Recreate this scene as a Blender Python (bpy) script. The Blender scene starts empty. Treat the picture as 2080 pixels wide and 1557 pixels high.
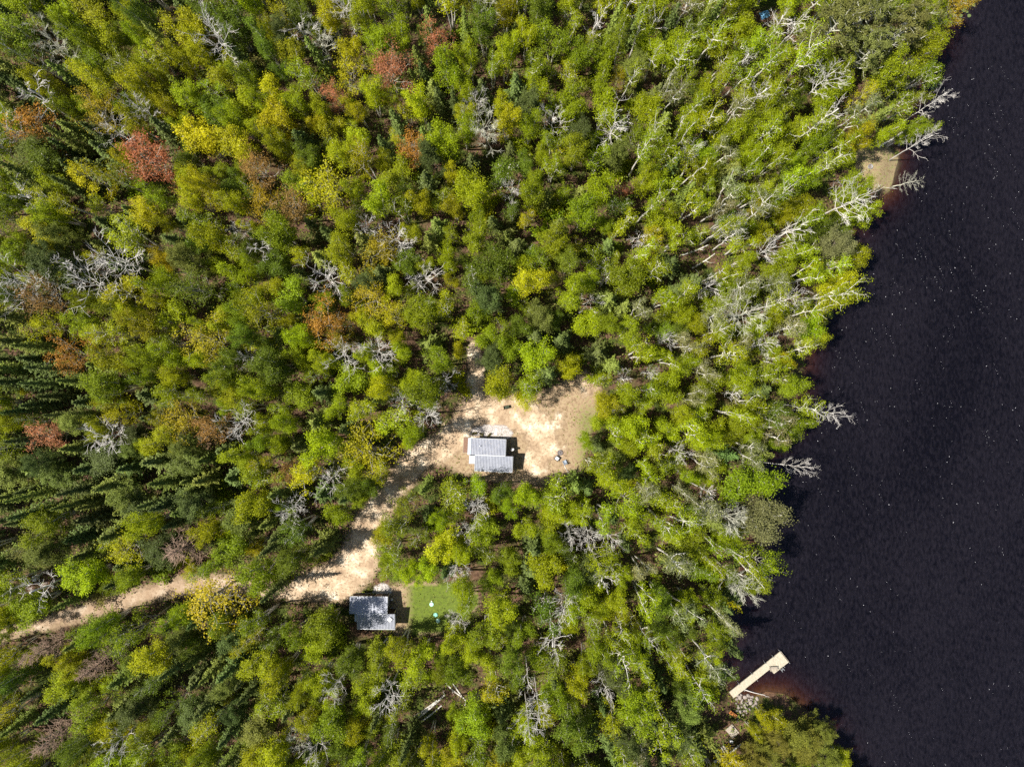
import bpy, math, random
import numpy as np
from mathutils import Vector

R = math.radians
SC = bpy.context.scene
COL = SC.collection
rng = np.random.default_rng(11)
random.seed(11)

# ------------------------------------------------------------------ camera, sky, sun, exposure
CAM_H, FPX, CX, CY = 116.0, 1387.0, 1040.0, 778.5       # drone height (m), focal length in photo pixels
cam_d = bpy.data.cameras.new('camera')
cam = bpy.data.objects.new('camera', cam_d); COL.objects.link(cam)
cam.location = (0, 0, CAM_H)
cam.rotation_euler = (0, 0, 0)
cam_d.sensor_fit = 'HORIZONTAL'; cam_d.sensor_width = 36.0
cam_d.lens = 36.0 * FPX / 2080.0
cam_d.clip_end = 2000.0
SC.camera = cam

SUN_EL, SUN_AZ_TO = 55.0, 6.0        # elevation; direction the shadows run, degrees from +x towards +y
world = bpy.data.worlds.new('World'); SC.world = world; world.use_nodes = True
wn = world.node_tree.nodes; wl = world.node_tree.links
bg = wn['Background']
sky = wn.new('ShaderNodeTexSky'); sky.sky_type = 'NISHITA'; sky.sun_disc = False
sky.sun_elevation = R(SUN_EL)
sky.sun_rotation = R(270.0 - SUN_AZ_TO)
wl.new(sky.outputs[0], bg.inputs[0]); bg.inputs[1].default_value = 0.055
sd = bpy.data.lights.new('sun', 'SUN'); sd.energy = 4.6; sd.angle = R(0.53); sd.color = (1.0, 0.94, 0.84)
sun = bpy.data.objects.new('sun', sd); COL.objects.link(sun)
a = R(SUN_AZ_TO)
sdir = Vector((math.cos(a) * math.cos(R(SUN_EL)), math.sin(a) * math.cos(R(SUN_EL)), -math.sin(R(SUN_EL))))
sun.rotation_euler = sdir.to_track_quat('-Z', 'Y').to_euler()
sun.location = (-60, 0, 80)
SC.view_settings.view_transform = 'Standard'; SC.view_settings.look = 'None'
SC.view_settings.gamma = 1.0; SC.view_settings.use_curve_mapping = False
SC.view_settings.exposure = 0.92
SC.render.engine = 'CYCLES'
SC.cycles.max_bounces = 4; SC.cycles.diffuse_bounces = 2; SC.cycles.glossy_bounces = 2
SC.cycles.transmission_bounces = 2; SC.cycles.transparent_max_bounces = 8
SC.cycles.use_denoising = False
SC.cycles.sample_clamp_indirect = 6.0

WATER_Z = -0.9

def P(px, py, z=0.0):
    """photo pixel -> world point on the level z"""
    k = (CAM_H - z) / FPX
    return np.array(((px - CX) * k, (CY - py) * k, z))

def to_px(x, y, z=0.0):
    k = FPX / (CAM_H - z)
    return CX + x * k, CY - y * k

# ------------------------------------------------------------------ node material helpers
def mat(name):
    m = bpy.data.materials.new(name); m.use_nodes = True
    nt = m.node_tree
    return m, nt, nt.nodes['Principled BSDF'], nt.nodes['Material Output']

def N(nt, t, **kw):
    n = nt.nodes.new(t)
    for k, v in kw.items():
        if k.startswith('i_'):
            n.inputs[int(k[2:])].default_value = v
        else:
            setattr(n, k, v)
    return n

def noise(nt, scale, detail=4.0, rough=0.6, vec=None, dist=0.0):
    n = N(nt, 'ShaderNodeTexNoise')
    n.inputs['Scale'].default_value = scale; n.inputs['Detail'].default_value = detail
    n.inputs['Roughness'].default_value = rough; n.inputs['Distortion'].default_value = dist
    if vec is not None: nt.links.new(vec, n.inputs['Vector'])
    return n.outputs['Fac']

def wpos(nt):
    return N(nt, 'ShaderNodeNewGeometry').outputs['Position']

def opos(nt):
    return N(nt, 'ShaderNodeTexCoord').outputs['Object']

def ramp(nt, fac, stops):
    r = N(nt, 'ShaderNodeValToRGB')
    e = r.color_ramp.elements
    while len(e) < len(stops): e.new(0.5)
    for el, (p, c) in zip(e, stops):
        el.position = p; el.color = (c[0], c[1], c[2], 1.0)
    nt.links.new(fac, r.inputs[0])
    return r.outputs[0]

def mixc(nt, fac, a, b, mode='MIX'):
    m = N(nt, 'ShaderNodeMix', data_type='RGBA', blend_type=mode)
    for s, v in ((0, fac), (6, a), (7, b)):
        if hasattr(v, 'is_linked'): nt.links.new(v, m.inputs[s])
        elif s == 0: m.inputs[0].default_value = v
        else: m.inputs[s].default_value = (v[0], v[1], v[2], 1)
    return m.outputs[2]

def math_(nt, op, a, b=None, c=None, clamp=False):
    m = N(nt, 'ShaderNodeMath', operation=op, use_clamp=clamp)
    for i, v in enumerate((a, b, c)):
        if v is None: continue
        if hasattr(v, 'is_linked'): nt.links.new(v, m.inputs[i])
        else: m.inputs[i].default_value = v
    return m.outputs[0]

def maprange(nt, v, a, b, c=0.0, d=1.0):
    m = N(nt, 'ShaderNodeMapRange')
    nt.links.new(v, m.inputs[0])
    for i, x in enumerate((a, b, c, d)): m.inputs[i + 1].default_value = x
    return m.outputs[0]

def bump(nt, bsdf, h, strength=0.3, dist=0.05):
    b = N(nt, 'ShaderNodeBump')
    b.inputs['Strength'].default_value = strength; b.inputs['Distance'].default_value = dist
    nt.links.new(h, b.inputs['Height']); nt.links.new(b.outputs[0], bsdf.inputs['Normal'])

def attr(nt, name):
    return N(nt, 'ShaderNodeAttribute', attribute_name=name).outputs['Fac']

def simple(name, c1, c2, scale=3.0, rough=0.7, metal=0.0, spec=0.4, stretch=None):
    m, nt, b, o = mat(name)
    v = opos(nt)
    if stretch:
        mp = N(nt, 'ShaderNodeMapping'); mp.inputs['Scale'].default_value = stretch
        nt.links.new(v, mp.inputs[0]); v = mp.outputs[0]
    f = noise(nt, scale, 6, 0.65, v)
    nt.links.new(ramp(nt, f, [(0.3, c1), (0.7, c2)]), b.inputs['Base Color'])
    b.inputs['Roughness'].default_value = rough; b.inputs['Metallic'].default_value = metal
    b.inputs['Specular IOR Level'].default_value = spec
    bump(nt, b, f, 0.2, 0.02)
    return m

M = {}
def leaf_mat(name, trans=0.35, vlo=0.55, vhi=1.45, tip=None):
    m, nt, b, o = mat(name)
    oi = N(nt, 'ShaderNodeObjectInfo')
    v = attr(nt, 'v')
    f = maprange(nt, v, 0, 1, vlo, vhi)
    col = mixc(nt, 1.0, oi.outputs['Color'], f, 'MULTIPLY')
    if tip: col = mixc(nt, math_(nt, 'POWER', v, 3.0), col, tip)
    nt.links.new(col, b.inputs['Base Color'])
    b.inputs['Roughness'].default_value = 0.5; b.inputs['Specular IOR Level'].default_value = 0.18
    t = N(nt, 'ShaderNodeBsdfTranslucent'); nt.links.new(col, t.inputs[0])
    mx = N(nt, 'ShaderNodeMixShader'); mx.inputs[0].default_value = trans
    nt.links.new(b.outputs[0], mx.inputs[1]); nt.links.new(t.outputs[0], mx.inputs[2])
    nt.links.new(mx.outputs[0], o.inputs[0])
    return m
M['leaf'] = leaf_mat('broad_leaf', 0.42, 0.6, 1.5)
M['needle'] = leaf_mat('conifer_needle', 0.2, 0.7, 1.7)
M['bark_white'] = simple('birch_bark', (0.46, 0.43, 0.38), (0.78, 0.75, 0.69), 1.6, 0.8)
M['bark_grey'] = simple('aspen_bark', (0.22, 0.20, 0.16), (0.46, 0.43, 0.36), 1.4, 0.85)
M['bark_dark'] = simple('spruce_bark', (0.07, 0.055, 0.045), (0.17, 0.14, 0.115), 2.0, 0.9)
M['dead_wood'] = simple('weathered_dead_wood', (0.44, 0.41, 0.38), (0.74, 0.71, 0.67), 1.5, 0.85)
M['twig_brown'] = simple('brown_twig', (0.17, 0.10, 0.07), (0.36, 0.26, 0.19), 2.0, 0.9)
M['lichen'] = simple('lichen_grey_twig', (0.30, 0.30, 0.24), (0.55, 0.54, 0.44), 2.0, 0.9)

# ------------------------------------------------------------------ geometry helpers
def link(o, parent=None):
    COL.objects.link(o)
    if parent is not None: o.parent = parent
    return o

class MB:
    def __init__(self): self.v = []; self.f = []; self.n = 0; self.a = []
    def add(self, verts, faces, val=None):
        self.v.extend(map(tuple, verts))
        self.f.extend([tuple(i + self.n for i in f) for f in faces])
        self.n += len(verts)
        if val is not None: self.a.extend([val] * len(faces))
        return self
    def box(self, c, s, rz=0.0, rx=0.0, ry=0.0):
        hx, hy, hz = s[0] / 2, s[1] / 2, s[2] / 2
        vs = np.array([(x, y, z) for z in (-hz, hz) for y in (-hy, hy) for x in (-hx, hx)])
        if rx: vs = vs @ rot('x', rx).T
        if ry: vs = vs @ rot('y', ry).T
        if rz: vs = vs @ rot('z', rz).T
        vs = vs + np.array(c)
        self.add(vs, [(0, 2, 3, 1), (4, 5, 7, 6), (0, 1, 5, 4), (2, 6, 7, 3), (0, 4, 6, 2), (1, 3, 7, 5)])
        return self
    def tube(self, pts, rad, k=5, cap=True):
        pts = np.asarray(pts, float); n = len(pts)
        rad = np.linspace(rad[0], rad[1], n) if len(rad) == 2 else np.asarray(rad)
        d = pts[-1] - pts[0]; d = d / (np.linalg.norm(d) + 1e-9)
        u = np.cross(d, (0, 0, 1.0) if abs(d[2]) < 0.9 else (1.0, 0, 0)); u /= np.linalg.norm(u)
        w = np.cross(d, u)
        an = np.arange(k) * 2 * math.pi / k
        ring = np.cos(an)[:, None] * u + np.sin(an)[:, None] * w
        vs = (pts[:, None, :] + ring[None] * rad[:, None, None]).reshape(-1, 3)
        fs = []
        for i in range(n - 1):
            for j in range(k):
                j2 = (j + 1) % k
                fs.append((i * k + j, i * k + j2, (i + 1) * k + j2, (i + 1) * k + j))
        if cap:
            fs.append(tuple(range(k))[::-1]); fs.append(tuple(range((n - 1) * k, n * k)))
        self.add(vs, fs)
        return self
    def lathe(self, prof, c=(0, 0, 0), k=16):
        vs = []; fs = []
        for r, z in prof:
            for j in range(k):
                t = 2 * math.pi * j / k
                vs.append((c[0] + r * math.cos(t), c[1] + r * math.sin(t), c[2] + z))
        for i in range(len(prof) - 1):
            for j in range(k):
                j2 = (j + 1) % k
                fs.append((i * k + j, i * k + j2, (i + 1) * k + j2, (i + 1) * k + j))
        fs.append(tuple(range((len(prof) - 1) * k, len(prof) * k)))
        self.add(vs, fs)
        return self
    def mesh(self, name, material, smooth=False):
        me = bpy.data.meshes.new(name)
        me.from_pydata(self.v, [], self.f); me.update()
        if self.a and len(self.a) == len(self.f):
            at = me.attributes.new('v', 'FLOAT', 'FACE'); at.data.foreach_set('value', np.array(self.a, np.float32))
        if material is not None: me.materials.append(material)
        if smooth: me.polygons.foreach_set('use_smooth', [True] * len(me.polygons))
        return me
    def obj(self, name, material, parent=None, smooth=False):
        return link(bpy.data.objects.new(name, self.mesh(name, material, smooth)), parent)

def rot(ax, t):
    c, s = math.cos(t), math.sin(t)
    return np.array({'x': [[1, 0, 0], [0, c, -s], [0, s, c]], 'y': [[c, 0, s], [0, 1, 0], [-s, 0, c]], 'z': [[c, -s, 0], [s, c, 0], [0, 0, 1]]}[ax])

def quads_mesh(name, V, material, val=None):
    """V: (n,4,3) array of quads -> mesh"""
    n = len(V)
    me = bpy.data.meshes.new(name)
    me.vertices.add(n * 4); me.vertices.foreach_set('co', V.reshape(-1).astype(np.float32))
    me.loops.add(n * 4); me.loops.foreach_set('vertex_index', np.arange(n * 4, dtype=np.int32))
    me.polygons.add(n)
    me.polygons.foreach_set('loop_start', np.arange(0, n * 4, 4, dtype=np.int32))
    me.polygons.foreach_set('loop_total', np.full(n, 4, np.int32))
    if val is not None:
        at = me.attributes.new('v', 'FLOAT', 'FACE'); at.data.foreach_set('value', val.astype(np.float32))
    me.update(calc_edges=True)
    if material is not None: me.materials.append(material)
    return me

def tag(o, label=None, cat=None, group=None, kind=None):
    if label: o['label'] = label
    if cat: o['category'] = cat
    if group: o['group'] = group
    if kind: o['kind'] = kind
    return o

def empty(name, loc, rz=0.0, label=None, cat=None, group=None):
    o = bpy.data.objects.new(name, None); o.empty_display_size = 0.3
    COL.objects.link(o); o.location = loc; o.rotation_euler = (0, 0, rz)
    return tag(o, label, cat, group)

# ------------------------------------------------------------------ layout data (photo pixels on the ground level)
SHORE = [(2150, -3000), (2020, -300), (1945, 0), (1930, 60), (1895, 120), (1862, 190), (1850, 240), (1838, 290), (1828, 330), (1815, 385),
         (1770, 420), (1725, 480), (1695, 540), (1675, 600), (1655, 660), (1642, 720), (1632, 780), (1618, 840), (1572, 890),
         (1540, 950), (1535, 1010), (1530, 1080), (1510, 1140), (1500, 1200), (1480, 1260), (1472, 1320), (1470, 1370), (1486, 1413),
         (1510, 1424), (1532, 1420), (1560, 1408), (1600, 1412), (1650, 1450), (1690, 1500), (1720, 1557), (1790, 1700), (1900, 4000)]
SH = np.array([P(*p)[:2] for p in SHORE])
LANDPOLY = np.vstack([SH, [(-900, SH[-1][1]), (-900, SH[0][1])]])
TRACK = [(-80, 1312, 14), (60, 1274, 18), (150, 1248, 26), (250, 1220, 26), (340, 1194, 30), (430, 1184, 28), (520, 1192, 28), (600, 1196, 40),
         (690, 1180, 78), (728, 1140, 80), (738, 1095, 60), (758, 1045, 48), (790, 1003, 44), (820, 965, 46), (850, 930, 50), (900, 908, 54),
         (950, 868, 62), (1000, 846, 66), (1050, 840, 66), (1085, 860, 60), (1105, 900, 60), (1085, 945, 50)]
TRACK_B = [(965, 850, 55), (962, 800, 46), (966, 750, 34), (962, 705, 26)]
CLEAR = [(915, 850), (945, 795), (1000, 790), (1060, 815), (1120, 785), (1190, 750), (1222, 790), (1212, 850), (1195, 900), (1180, 960), (1130, 990), (1060, 985), (985, 975), (930, 960), (880, 930)]
LAWN2 = [(790, 1185), (960, 1180), (975, 1225), (925, 1280), (840, 1290), (800, 1290)]
POINT = [(1735, 300), (1800, 290), (1838, 325), (1832, 350), (1815, 385), (1770, 390), (1740, 350)]
PATCH = [(1360, 500), (1440, 485), (1470, 520), (1410, 560)]
DRYG = [(1500, 360), (1600, 345), (1600, 385), (1510, 385)]

# keep-clear regions in photo pixels: what the photograph shows uncovered by crowns
KEEP = [
    [(905, 850), (945, 800), (985, 800), (1010, 812), (1075, 832), (1110, 800), (1165, 772), (1200, 768), (1208, 830), (1190, 870), (1163, 905), (1168, 945), (1120, 962),
     (1050, 965), (960, 955), (935, 950), (905, 942), (870, 938), (832, 945), (822, 915), (880, 890)],
    [(700, 1100), (715, 1060), (745, 1040), (775, 1025), (797, 1018), (775, 1045), (750, 1080), (748, 1120), (757, 1160), (770, 1195), (720, 1200), (640, 1215), (590, 1210), (620, 1180), (670, 1150)],
    [(30, 1290), (100, 1245), (220, 1210), (330, 1175), (400, 1168), (470, 1180), (480, 1200), (380, 1205), (270, 1235), (190, 1265), (100, 1285), (20, 1300)],
    [(700, 1195), (830, 1195), (835, 1270), (815, 1285), (705, 1285)],
    [(828, 1215), (880, 1210), (912, 1220), (914, 1268), (890, 1276), (850, 1262)],
    [(1473, 1405), (1540, 1345), (1585, 1306), (1612, 1340), (1580, 1385), (1530, 1412), (1500, 1432), (1478, 1425)],
    [(1465, 1405), (1540, 1412), (1535, 1445), (1508, 1470), (1508, 1500), (1475, 1512), (1455, 1450)],
    [(1745, 305), (1795, 298), (1835, 328), (1830, 345), (1815, 365), (1780, 372), (1755, 345)],
    [(955, 735), (978, 735), (980, 790), (958, 790)],
    [(838, 1412), (905, 1398), (935, 1425), (880, 1468), (832, 1458)],
    [(1380, 505), (1440, 498), (1455, 520), (1405, 540)],
    [(68, 1160), (88, 1160), (88, 1184), (68, 1184)],
    [(1544, 22), (1563, 22), (1563, 42), (1544, 42)],
]
KEEP = [np.array(k, float) for k in KEEP]
# outer edge of the crowns against the lake, photo pixels (x as a function of y)
EDGE = [(-200, 2010), (0, 1955), (60, 1938), (110, 1935), (180, 1895), (230, 1905), (290, 1885), (325, 1800), (370, 1805), (430, 1790), (480, 1795), (545, 1765), (620, 1735), (700, 1690), (745, 1655), (800, 1680), (850, 1690),
        (890, 1610), (960, 1588), (1080, 1618), (1140, 1590), (1185, 1585), (1250, 1532), (1330, 1540), (1390, 1480), (1412, 1478)]

def edge_x(py):
    if py > 1412: return 1e9
    ys = [e[0] for e in EDGE]; xs = [e[1] for e in EDGE]
    return float(np.interp(py, ys, xs))

def seg_dist(Pn, poly, closed=False):
    """distance of points (n,2) to a polyline"""
    poly = np.asarray(poly, float)
    if closed: poly = np.vstack([poly, poly[:1]])
    best = np.full(len(Pn), 1e18)
    for p, q in zip(poly[:-1], poly[1:]):
        d = q - p; L = (d @ d) + 1e-12
        t = np.clip(((Pn - p) @ d) / L, 0, 1)
        e = Pn - (p + t[:, None] * d)
        best = np.minimum(best, (e * e).sum(1))
    return np.sqrt(best)

def inside(Pn, poly):
    poly = np.asarray(poly, float)
    x, y = Pn[:, 0], Pn[:, 1]
    r = np.zeros(len(Pn), bool)
    for (x1, y1), (x2, y2) in zip(poly, np.roll(poly, -1, axis=0)):
        c = ((y1 > y) != (y2 > y))
        with np.errstate(divide='ignore', invalid='ignore'):
            xi = (x2 - x1) * (y - y1) / (y2 - y1 + 1e-15) + x1
        r ^= c & (x < xi)
    return r

def shore_d(Pn):
    d = seg_dist(Pn, SH)
    return np.where(inside(Pn, LANDPOLY), d, -d)

def track_d(Pn, tr):
    """signed: positive inside the strip, in metres from its edge"""
    best = np.full(len(Pn), -1e9)
    pts = [(P(x, y)[:2], w / 2 * CAM_H / FPX) for x, y, w in tr]
    for (p, w1), (q, w2) in zip(pts[:-1], pts[1:]):
        d = q - p; t = np.clip(((Pn - p) @ d) / (d @ d), 0, 1)
        e = np.linalg.norm(Pn - (p + t[:, None] * d), axis=1)
        best = np.maximum(best, w1 + (w2 - w1) * t - e)
    return best

def poly_d(Pn, pxpoly):
    w = np.array([P(*p)[:2] for p in pxpoly])
    d = seg_dist(Pn, w, True)
    return np.where(inside(Pn, w), d, -d)

def undul(x, y):
    return 0.10 * np.sin(x * 0.31 + 1.3 * np.sin(y * 0.17)) + 0.10 * np.sin(y * 0.27 + 1.1 * np.sin(x * 0.21 + 2)) + 0.05 * np.sin(x * 0.9 + y * 0.7)

def gz_arr(Pn):
    d = shore_d(Pn)
    t = np.clip(d / 3.5, 0, 1); land = WATER_Z + (0 - WATER_Z) * (t * t * (3 - 2 * t)) + 0.05 * np.clip(d, 0, 1)
    sand = np.maximum(track_d(Pn, TRACK), poly_d(Pn, CLEAR))
    sand = np.maximum(sand, poly_d(Pn, LAWN2))
    flat = np.clip((-sand) / 3.0, 0, 1) * np.clip((d - 2) / 6.0, 0, 1)
    z = land + undul(Pn[:, 0], Pn[:, 1]) * flat * 1.6
    bed = WATER_Z + np.maximum(d * 0.27, -6.0)
    return np.where(d > 0, z, bed)

def gz(x, y):
    return float(gz_arr(np.array([[x, y]]))[0])

# ------------------------------------------------------------------ ground sheet, track, clearing, gravel
def axis(lo, hi, step, far, n=9):
    mid = np.arange(lo, hi + 1e-6, step)
    g = np.geomspace(3, far, n)
    return np.concatenate([lo - g[::-1], mid, mid[-1] + g])
GX = axis(-93.0, 93.0, 0.75, 500); GY = axis(-70.5, 70.5, 0.75, 500)
gx, gy = np.meshgrid(GX, GY)
GP = np.stack([gx.ravel(), gy.ravel()], 1)
GZ = gz_arr(GP)
NX, NY = len(GX), len(GY)

def grid_mesh(name, material, mask=None, attrs=(), dz=0.0):
    """the ground grid, or the cells of it where mask is set, lifted by dz"""
    ii = np.arange(NX * NY).reshape(NY, NX)
    q = np.stack([ii[:-1, :-1], ii[:-1, 1:], ii[1:, 1:], ii[1:, :-1]], -1).reshape(-1, 4)
    if mask is not None: q = q[mask[q].any(1)]
    used = np.unique(q); remap = np.full(NX * NY, -1); remap[used] = np.arange(len(used))
    me = bpy.data.meshes.new(name)
    co = np.column_stack([GP[used], GZ[used] + dz])
    q = remap[q]
    me.from_pydata(co.tolist(), [], q.tolist()); me.update()
    for an, av in attrs:
        at = me.attributes.new(an, 'FLOAT', 'POINT'); at.data.foreach_set('value', av[used].astype(np.float32))
    me.materials.append(material)
    me.polygons.foreach_set('use_smooth', [True] * len(me.polygons))
    return link(bpy.data.objects.new(name, me))

D_SHORE = shore_d(GP)
m, nt, b, o = mat('forest_floor')
p = wpos(nt)
n1 = noise(nt, 0.35, 6, 0.6, p); n2 = noise(nt, 2.2, 6, 0.7, p); n3 = noise(nt, 9.0, 4, 0.7, p)
litter = ramp(nt, n2, [(0.25, (0.030, 0.018, 0.012)), (0.5, (0.105, 0.062, 0.040)), (0.72, (0.20, 0.125, 0.085)), (0.9, (0.33, 0.24, 0.17))])
moss = ramp(nt, n3, [(0.3, (0.022, 0.035, 0.008)), (0.7, (0.085, 0.105, 0.020))])
floor_c = mixc(nt, maprange(nt, n1, 0.46, 0.60), litter, moss)
bedc = ramp(nt, n2, [(0.3, (0.14, 0.065, 0.026)), (0.7, (0.30, 0.15, 0.06))])
floor_c = mixc(nt, maprange(nt, attr(nt, 'shore'), 0.3, -0.2), floor_c, bedc)
nt.links.new(floor_c, b.inputs['Base Color']); b.inputs['Roughness'].default_value = 0.95
b.inputs['Specular IOR Level'].default_value = 0.1
bump(nt, b, n3, 0.8, 0.12)
tag(grid_mesh('ground', m, None, [('shore', D_SHORE)]), kind='structure')

def feather(nt, b, name, soft=0.9, scale=1.4, lo=-0.15, hi=0.15):
    p = wpos(nt)
    f = math_(nt, 'ADD', attr(nt, name), math_(nt, 'MULTIPLY', math_(nt, 'SUBTRACT', noise(nt, scale, 5, 0.7, p), 0.5), soft * 4))
    nt.links.new(maprange(nt, f, lo, hi), b.inputs['Alpha'])
    return p

# dry grassy clearings
m, nt, b, o = mat('dry_grass_ground')
p = feather(nt, b, 'edge', 0.6, 0.9, -0.4, 0.4)
g1 = noise(nt, 0.22, 5, 0.6, p); g2 = noise(nt, 2.0, 6, 0.75, p); g3 = noise(nt, 11.0, 5, 0.8, p)
straw = ramp(nt, g2, [(0.30, (0.15, 0.10, 0.06)), (0.46, (0.28, 0.20, 0.125)), (0.60, (0.40, 0.30, 0.20)), (0.75, (0.52, 0.42, 0.30))])
green = ramp(nt, mixc(nt, 0.5, g2, g3), [(0.38, (0.045, 0.07, 0.010)), (0.5, (0.095, 0.150, 0.016)), (0.62, (0.20, 0.215, 0.05))])
c = mixc(nt, math_(nt, 'ADD', maprange(nt, g2, 0.50, 0.64, -0.25, 0.55), math_(nt, 'MULTIPLY', attr(nt, 'green'), 0.85), clamp=True), straw, green)
c = mixc(nt, maprange(nt, g3, 0.58, 0.75, 0, 0.6), c, (0.10, 0.075, 0.04))
nt.links.new(c, b.inputs['Base Color']); b.inputs['Roughness'].default_value = 0.95; b.inputs['Specular IOR Level'].default_value = 0.1
bump(nt, b, g3, 0.7, 0.06)
ed = np.maximum.reduce([poly_d(GP, CLEAR), poly_d(GP, LAWN2), poly_d(GP, POINT), poly_d(GP, DRYG), track_d(GP, TRACK) + 0.5])
px_, py_ = to_px(GP[:, 0], GP[:, 1])
grn = np.clip((px_ - 1150) / 40, 0, 1) * np.clip((py_ - 790) / 60, 0, 1) + 1.5 * inside(GP, np.array([P(*q)[:2] for q in LAWN2])) * np.clip((px_ - 815) / 25, 0, 1) + 0.6 * (px_ > 1700)
tag(grid_mesh('grass_clearing', m, ed > -1.6, [('edge', ed), ('green', grn - 0.15)], 0.012), kind='structure')

# sandy track
m, nt, b, o = mat('pale_sand')
p = feather(nt, b, 'edge', 0.8, 0.9, -0.3, 0.45)
s1 = noise(nt, 0.35, 5, 0.6, p); s2 = noise(nt, 3.0, 6, 0.7, p); s3 = noise(nt, 16.0, 4, 0.8, p)
sand = ramp(nt, s1, [(0.32, (0.30, 0.21, 0.14)), (0.46, (0.43, 0.32, 0.215)), (0.56, (0.58, 0.46, 0.33)), (0.68, (0.80, 0.71, 0.57))])
sand = mixc(nt, maprange(nt, s2, 0.50, 0.36, 0, 0.85), sand, (0.21, 0.145, 0.092))
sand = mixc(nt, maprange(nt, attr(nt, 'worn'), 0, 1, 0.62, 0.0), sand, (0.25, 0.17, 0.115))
sand = mixc(nt, maprange(nt, s3, 0.60, 0.75, 0, 0.5), sand, (0.26, 0.18, 0.11))
nt.links.new(sand, b.inputs['Base Color']); b.inputs['Roughness'].default_value = 0.95; b.inputs['Specular IOR Level'].default_value = 0.15
bump(nt, b, s3, 0.5, 0.04)
ts = np.maximum(track_d(GP, TRACK), track_d(GP, TRACK_B))
extra = [[(1120, 835), (1145, 838), (1150, 868), (1128, 872)], [(1120, 905), (1150, 905), (1155, 925), (1125, 930)], [(1165, 765), (1200, 770), (1205, 800), (1185, 805)]]
for e in extra: ts = np.maximum(ts, poly_d(GP, e) - 0.1)
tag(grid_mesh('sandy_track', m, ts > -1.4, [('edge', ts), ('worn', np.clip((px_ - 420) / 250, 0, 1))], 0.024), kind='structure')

# grey gravel by the doors
m, nt, b, o = mat('grey_gravel')
p = feather(nt, b, 'edge', 0.25, 1.6, -0.1, 0.2)
vo = N(nt, 'ShaderNodeTexVoronoi'); vo.inputs['Scale'].default_value = 9.0; nt.links.new(p, vo.inputs['Vector'])
nt.links.new(ramp(nt, vo.outputs['Color'], [(0.1, (0.22, 0.19, 0.18)), (0.5, (0.42, 0.38, 0.36)), (0.9, (0.62, 0.58, 0.55))]), b.inputs['Base Color'])
b.inputs['Roughness'].default_value = 0.9
bump(nt, b, vo.outputs['Distance'], 0.6, 0.04)
gr = np.maximum(poly_d(GP, [(952, 884), (960, 868), (985, 862), (1025, 862), (1042, 875), (1040, 893)]), poly_d(GP, [(755, 1208), (760, 1190), (780, 1182), (798, 1195), (795, 1212)]))
tag(grid_mesh('gravel_pad', m, gr > -0.9, [('edge', gr)], 0.036), kind='structure')

# ------------------------------------------------------------------ lake
m, nt, b, o = mat('tannin_lake_water')
nt.nodes.remove(b)
p = wpos(nt)
mp = N(nt, 'ShaderNodeMapping'); mp.inputs['Rotation'].default_value = (0, 0, R(25)); mp.inputs['Scale'].default_value = (1.0, 0.45, 1.0)
nt.links.new(p, mp.inputs[0])
w1 = noise(nt, 2.2, 4, 0.6, mp.outputs[0], 0.4); w2 = noise(nt, 0.12, 3, 0.5, p)
bp = N(nt, 'ShaderNodeBump'); bp.inputs['Distance'].default_value = 0.10
nt.links.new(w1, bp.inputs['Height']); nt.links.new(maprange(nt, w2, 0.3, 0.7, 0.5, 1.0), bp.inputs['Strength'])
gl = N(nt, 'ShaderNodeBsdfGlossy'); gl.inputs['Roughness'].default_value = 0.12; gl.inputs['Color'].default_value = (0.9, 0.9, 1, 1)
nt.links.new(bp.outputs[0], gl.inputs['Normal'])
tr = N(nt, 'ShaderNodeBsdfTransparent')
fr = N(nt, 'ShaderNodeFresnel'); fr.inputs['IOR'].default_value = 1.33; nt.links.new(bp.outputs[0], fr.inputs['Normal'])
mx = N(nt, 'ShaderNodeMixShader')
df = N(nt, 'ShaderNodeBsdfDiffuse'); nt.links.new(bp.outputs[0], df.inputs['Normal'])
w3 = mixc(nt, 0.35, w1, noise(nt, 0.045, 4, 0.6, mp.outputs[0], 0.8))
nt.links.new(ramp(nt, w3, [(0.40, (0.0065, 0.0058, 0.0095)), (0.60, (0.0235, 0.0205, 0.0285))]), df.inputs['Color'])
bdy = N(nt, 'ShaderNodeMixShader'); bdy.inputs[0].default_value = 0.45
nt.links.new(tr.outputs[0], bdy.inputs[1]); nt.links.new(df.outputs[0], bdy.inputs[2])
nt.links.new(fr.outputs[0], mx.inputs[0]); nt.links.new(bdy.outputs[0], mx.inputs[1]); nt.links.new(gl.outputs[0], mx.inputs[2])
nt.links.new(mx.outputs[0], o.inputs['Surface'])
va = N(nt, 'ShaderNodeVolumeAbsorption'); va.inputs['Color'].default_value = (0.66, 0.46, 0.26, 1); va.inputs['Density'].default_value = 3.6
nt.links.new(va.outputs[0], o.inputs['Volume'])
tag(MB().box((270, 0, WATER_Z - 4.5), (500, 1160, 9.0)).obj('lake_water', m), kind='structure')

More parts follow.
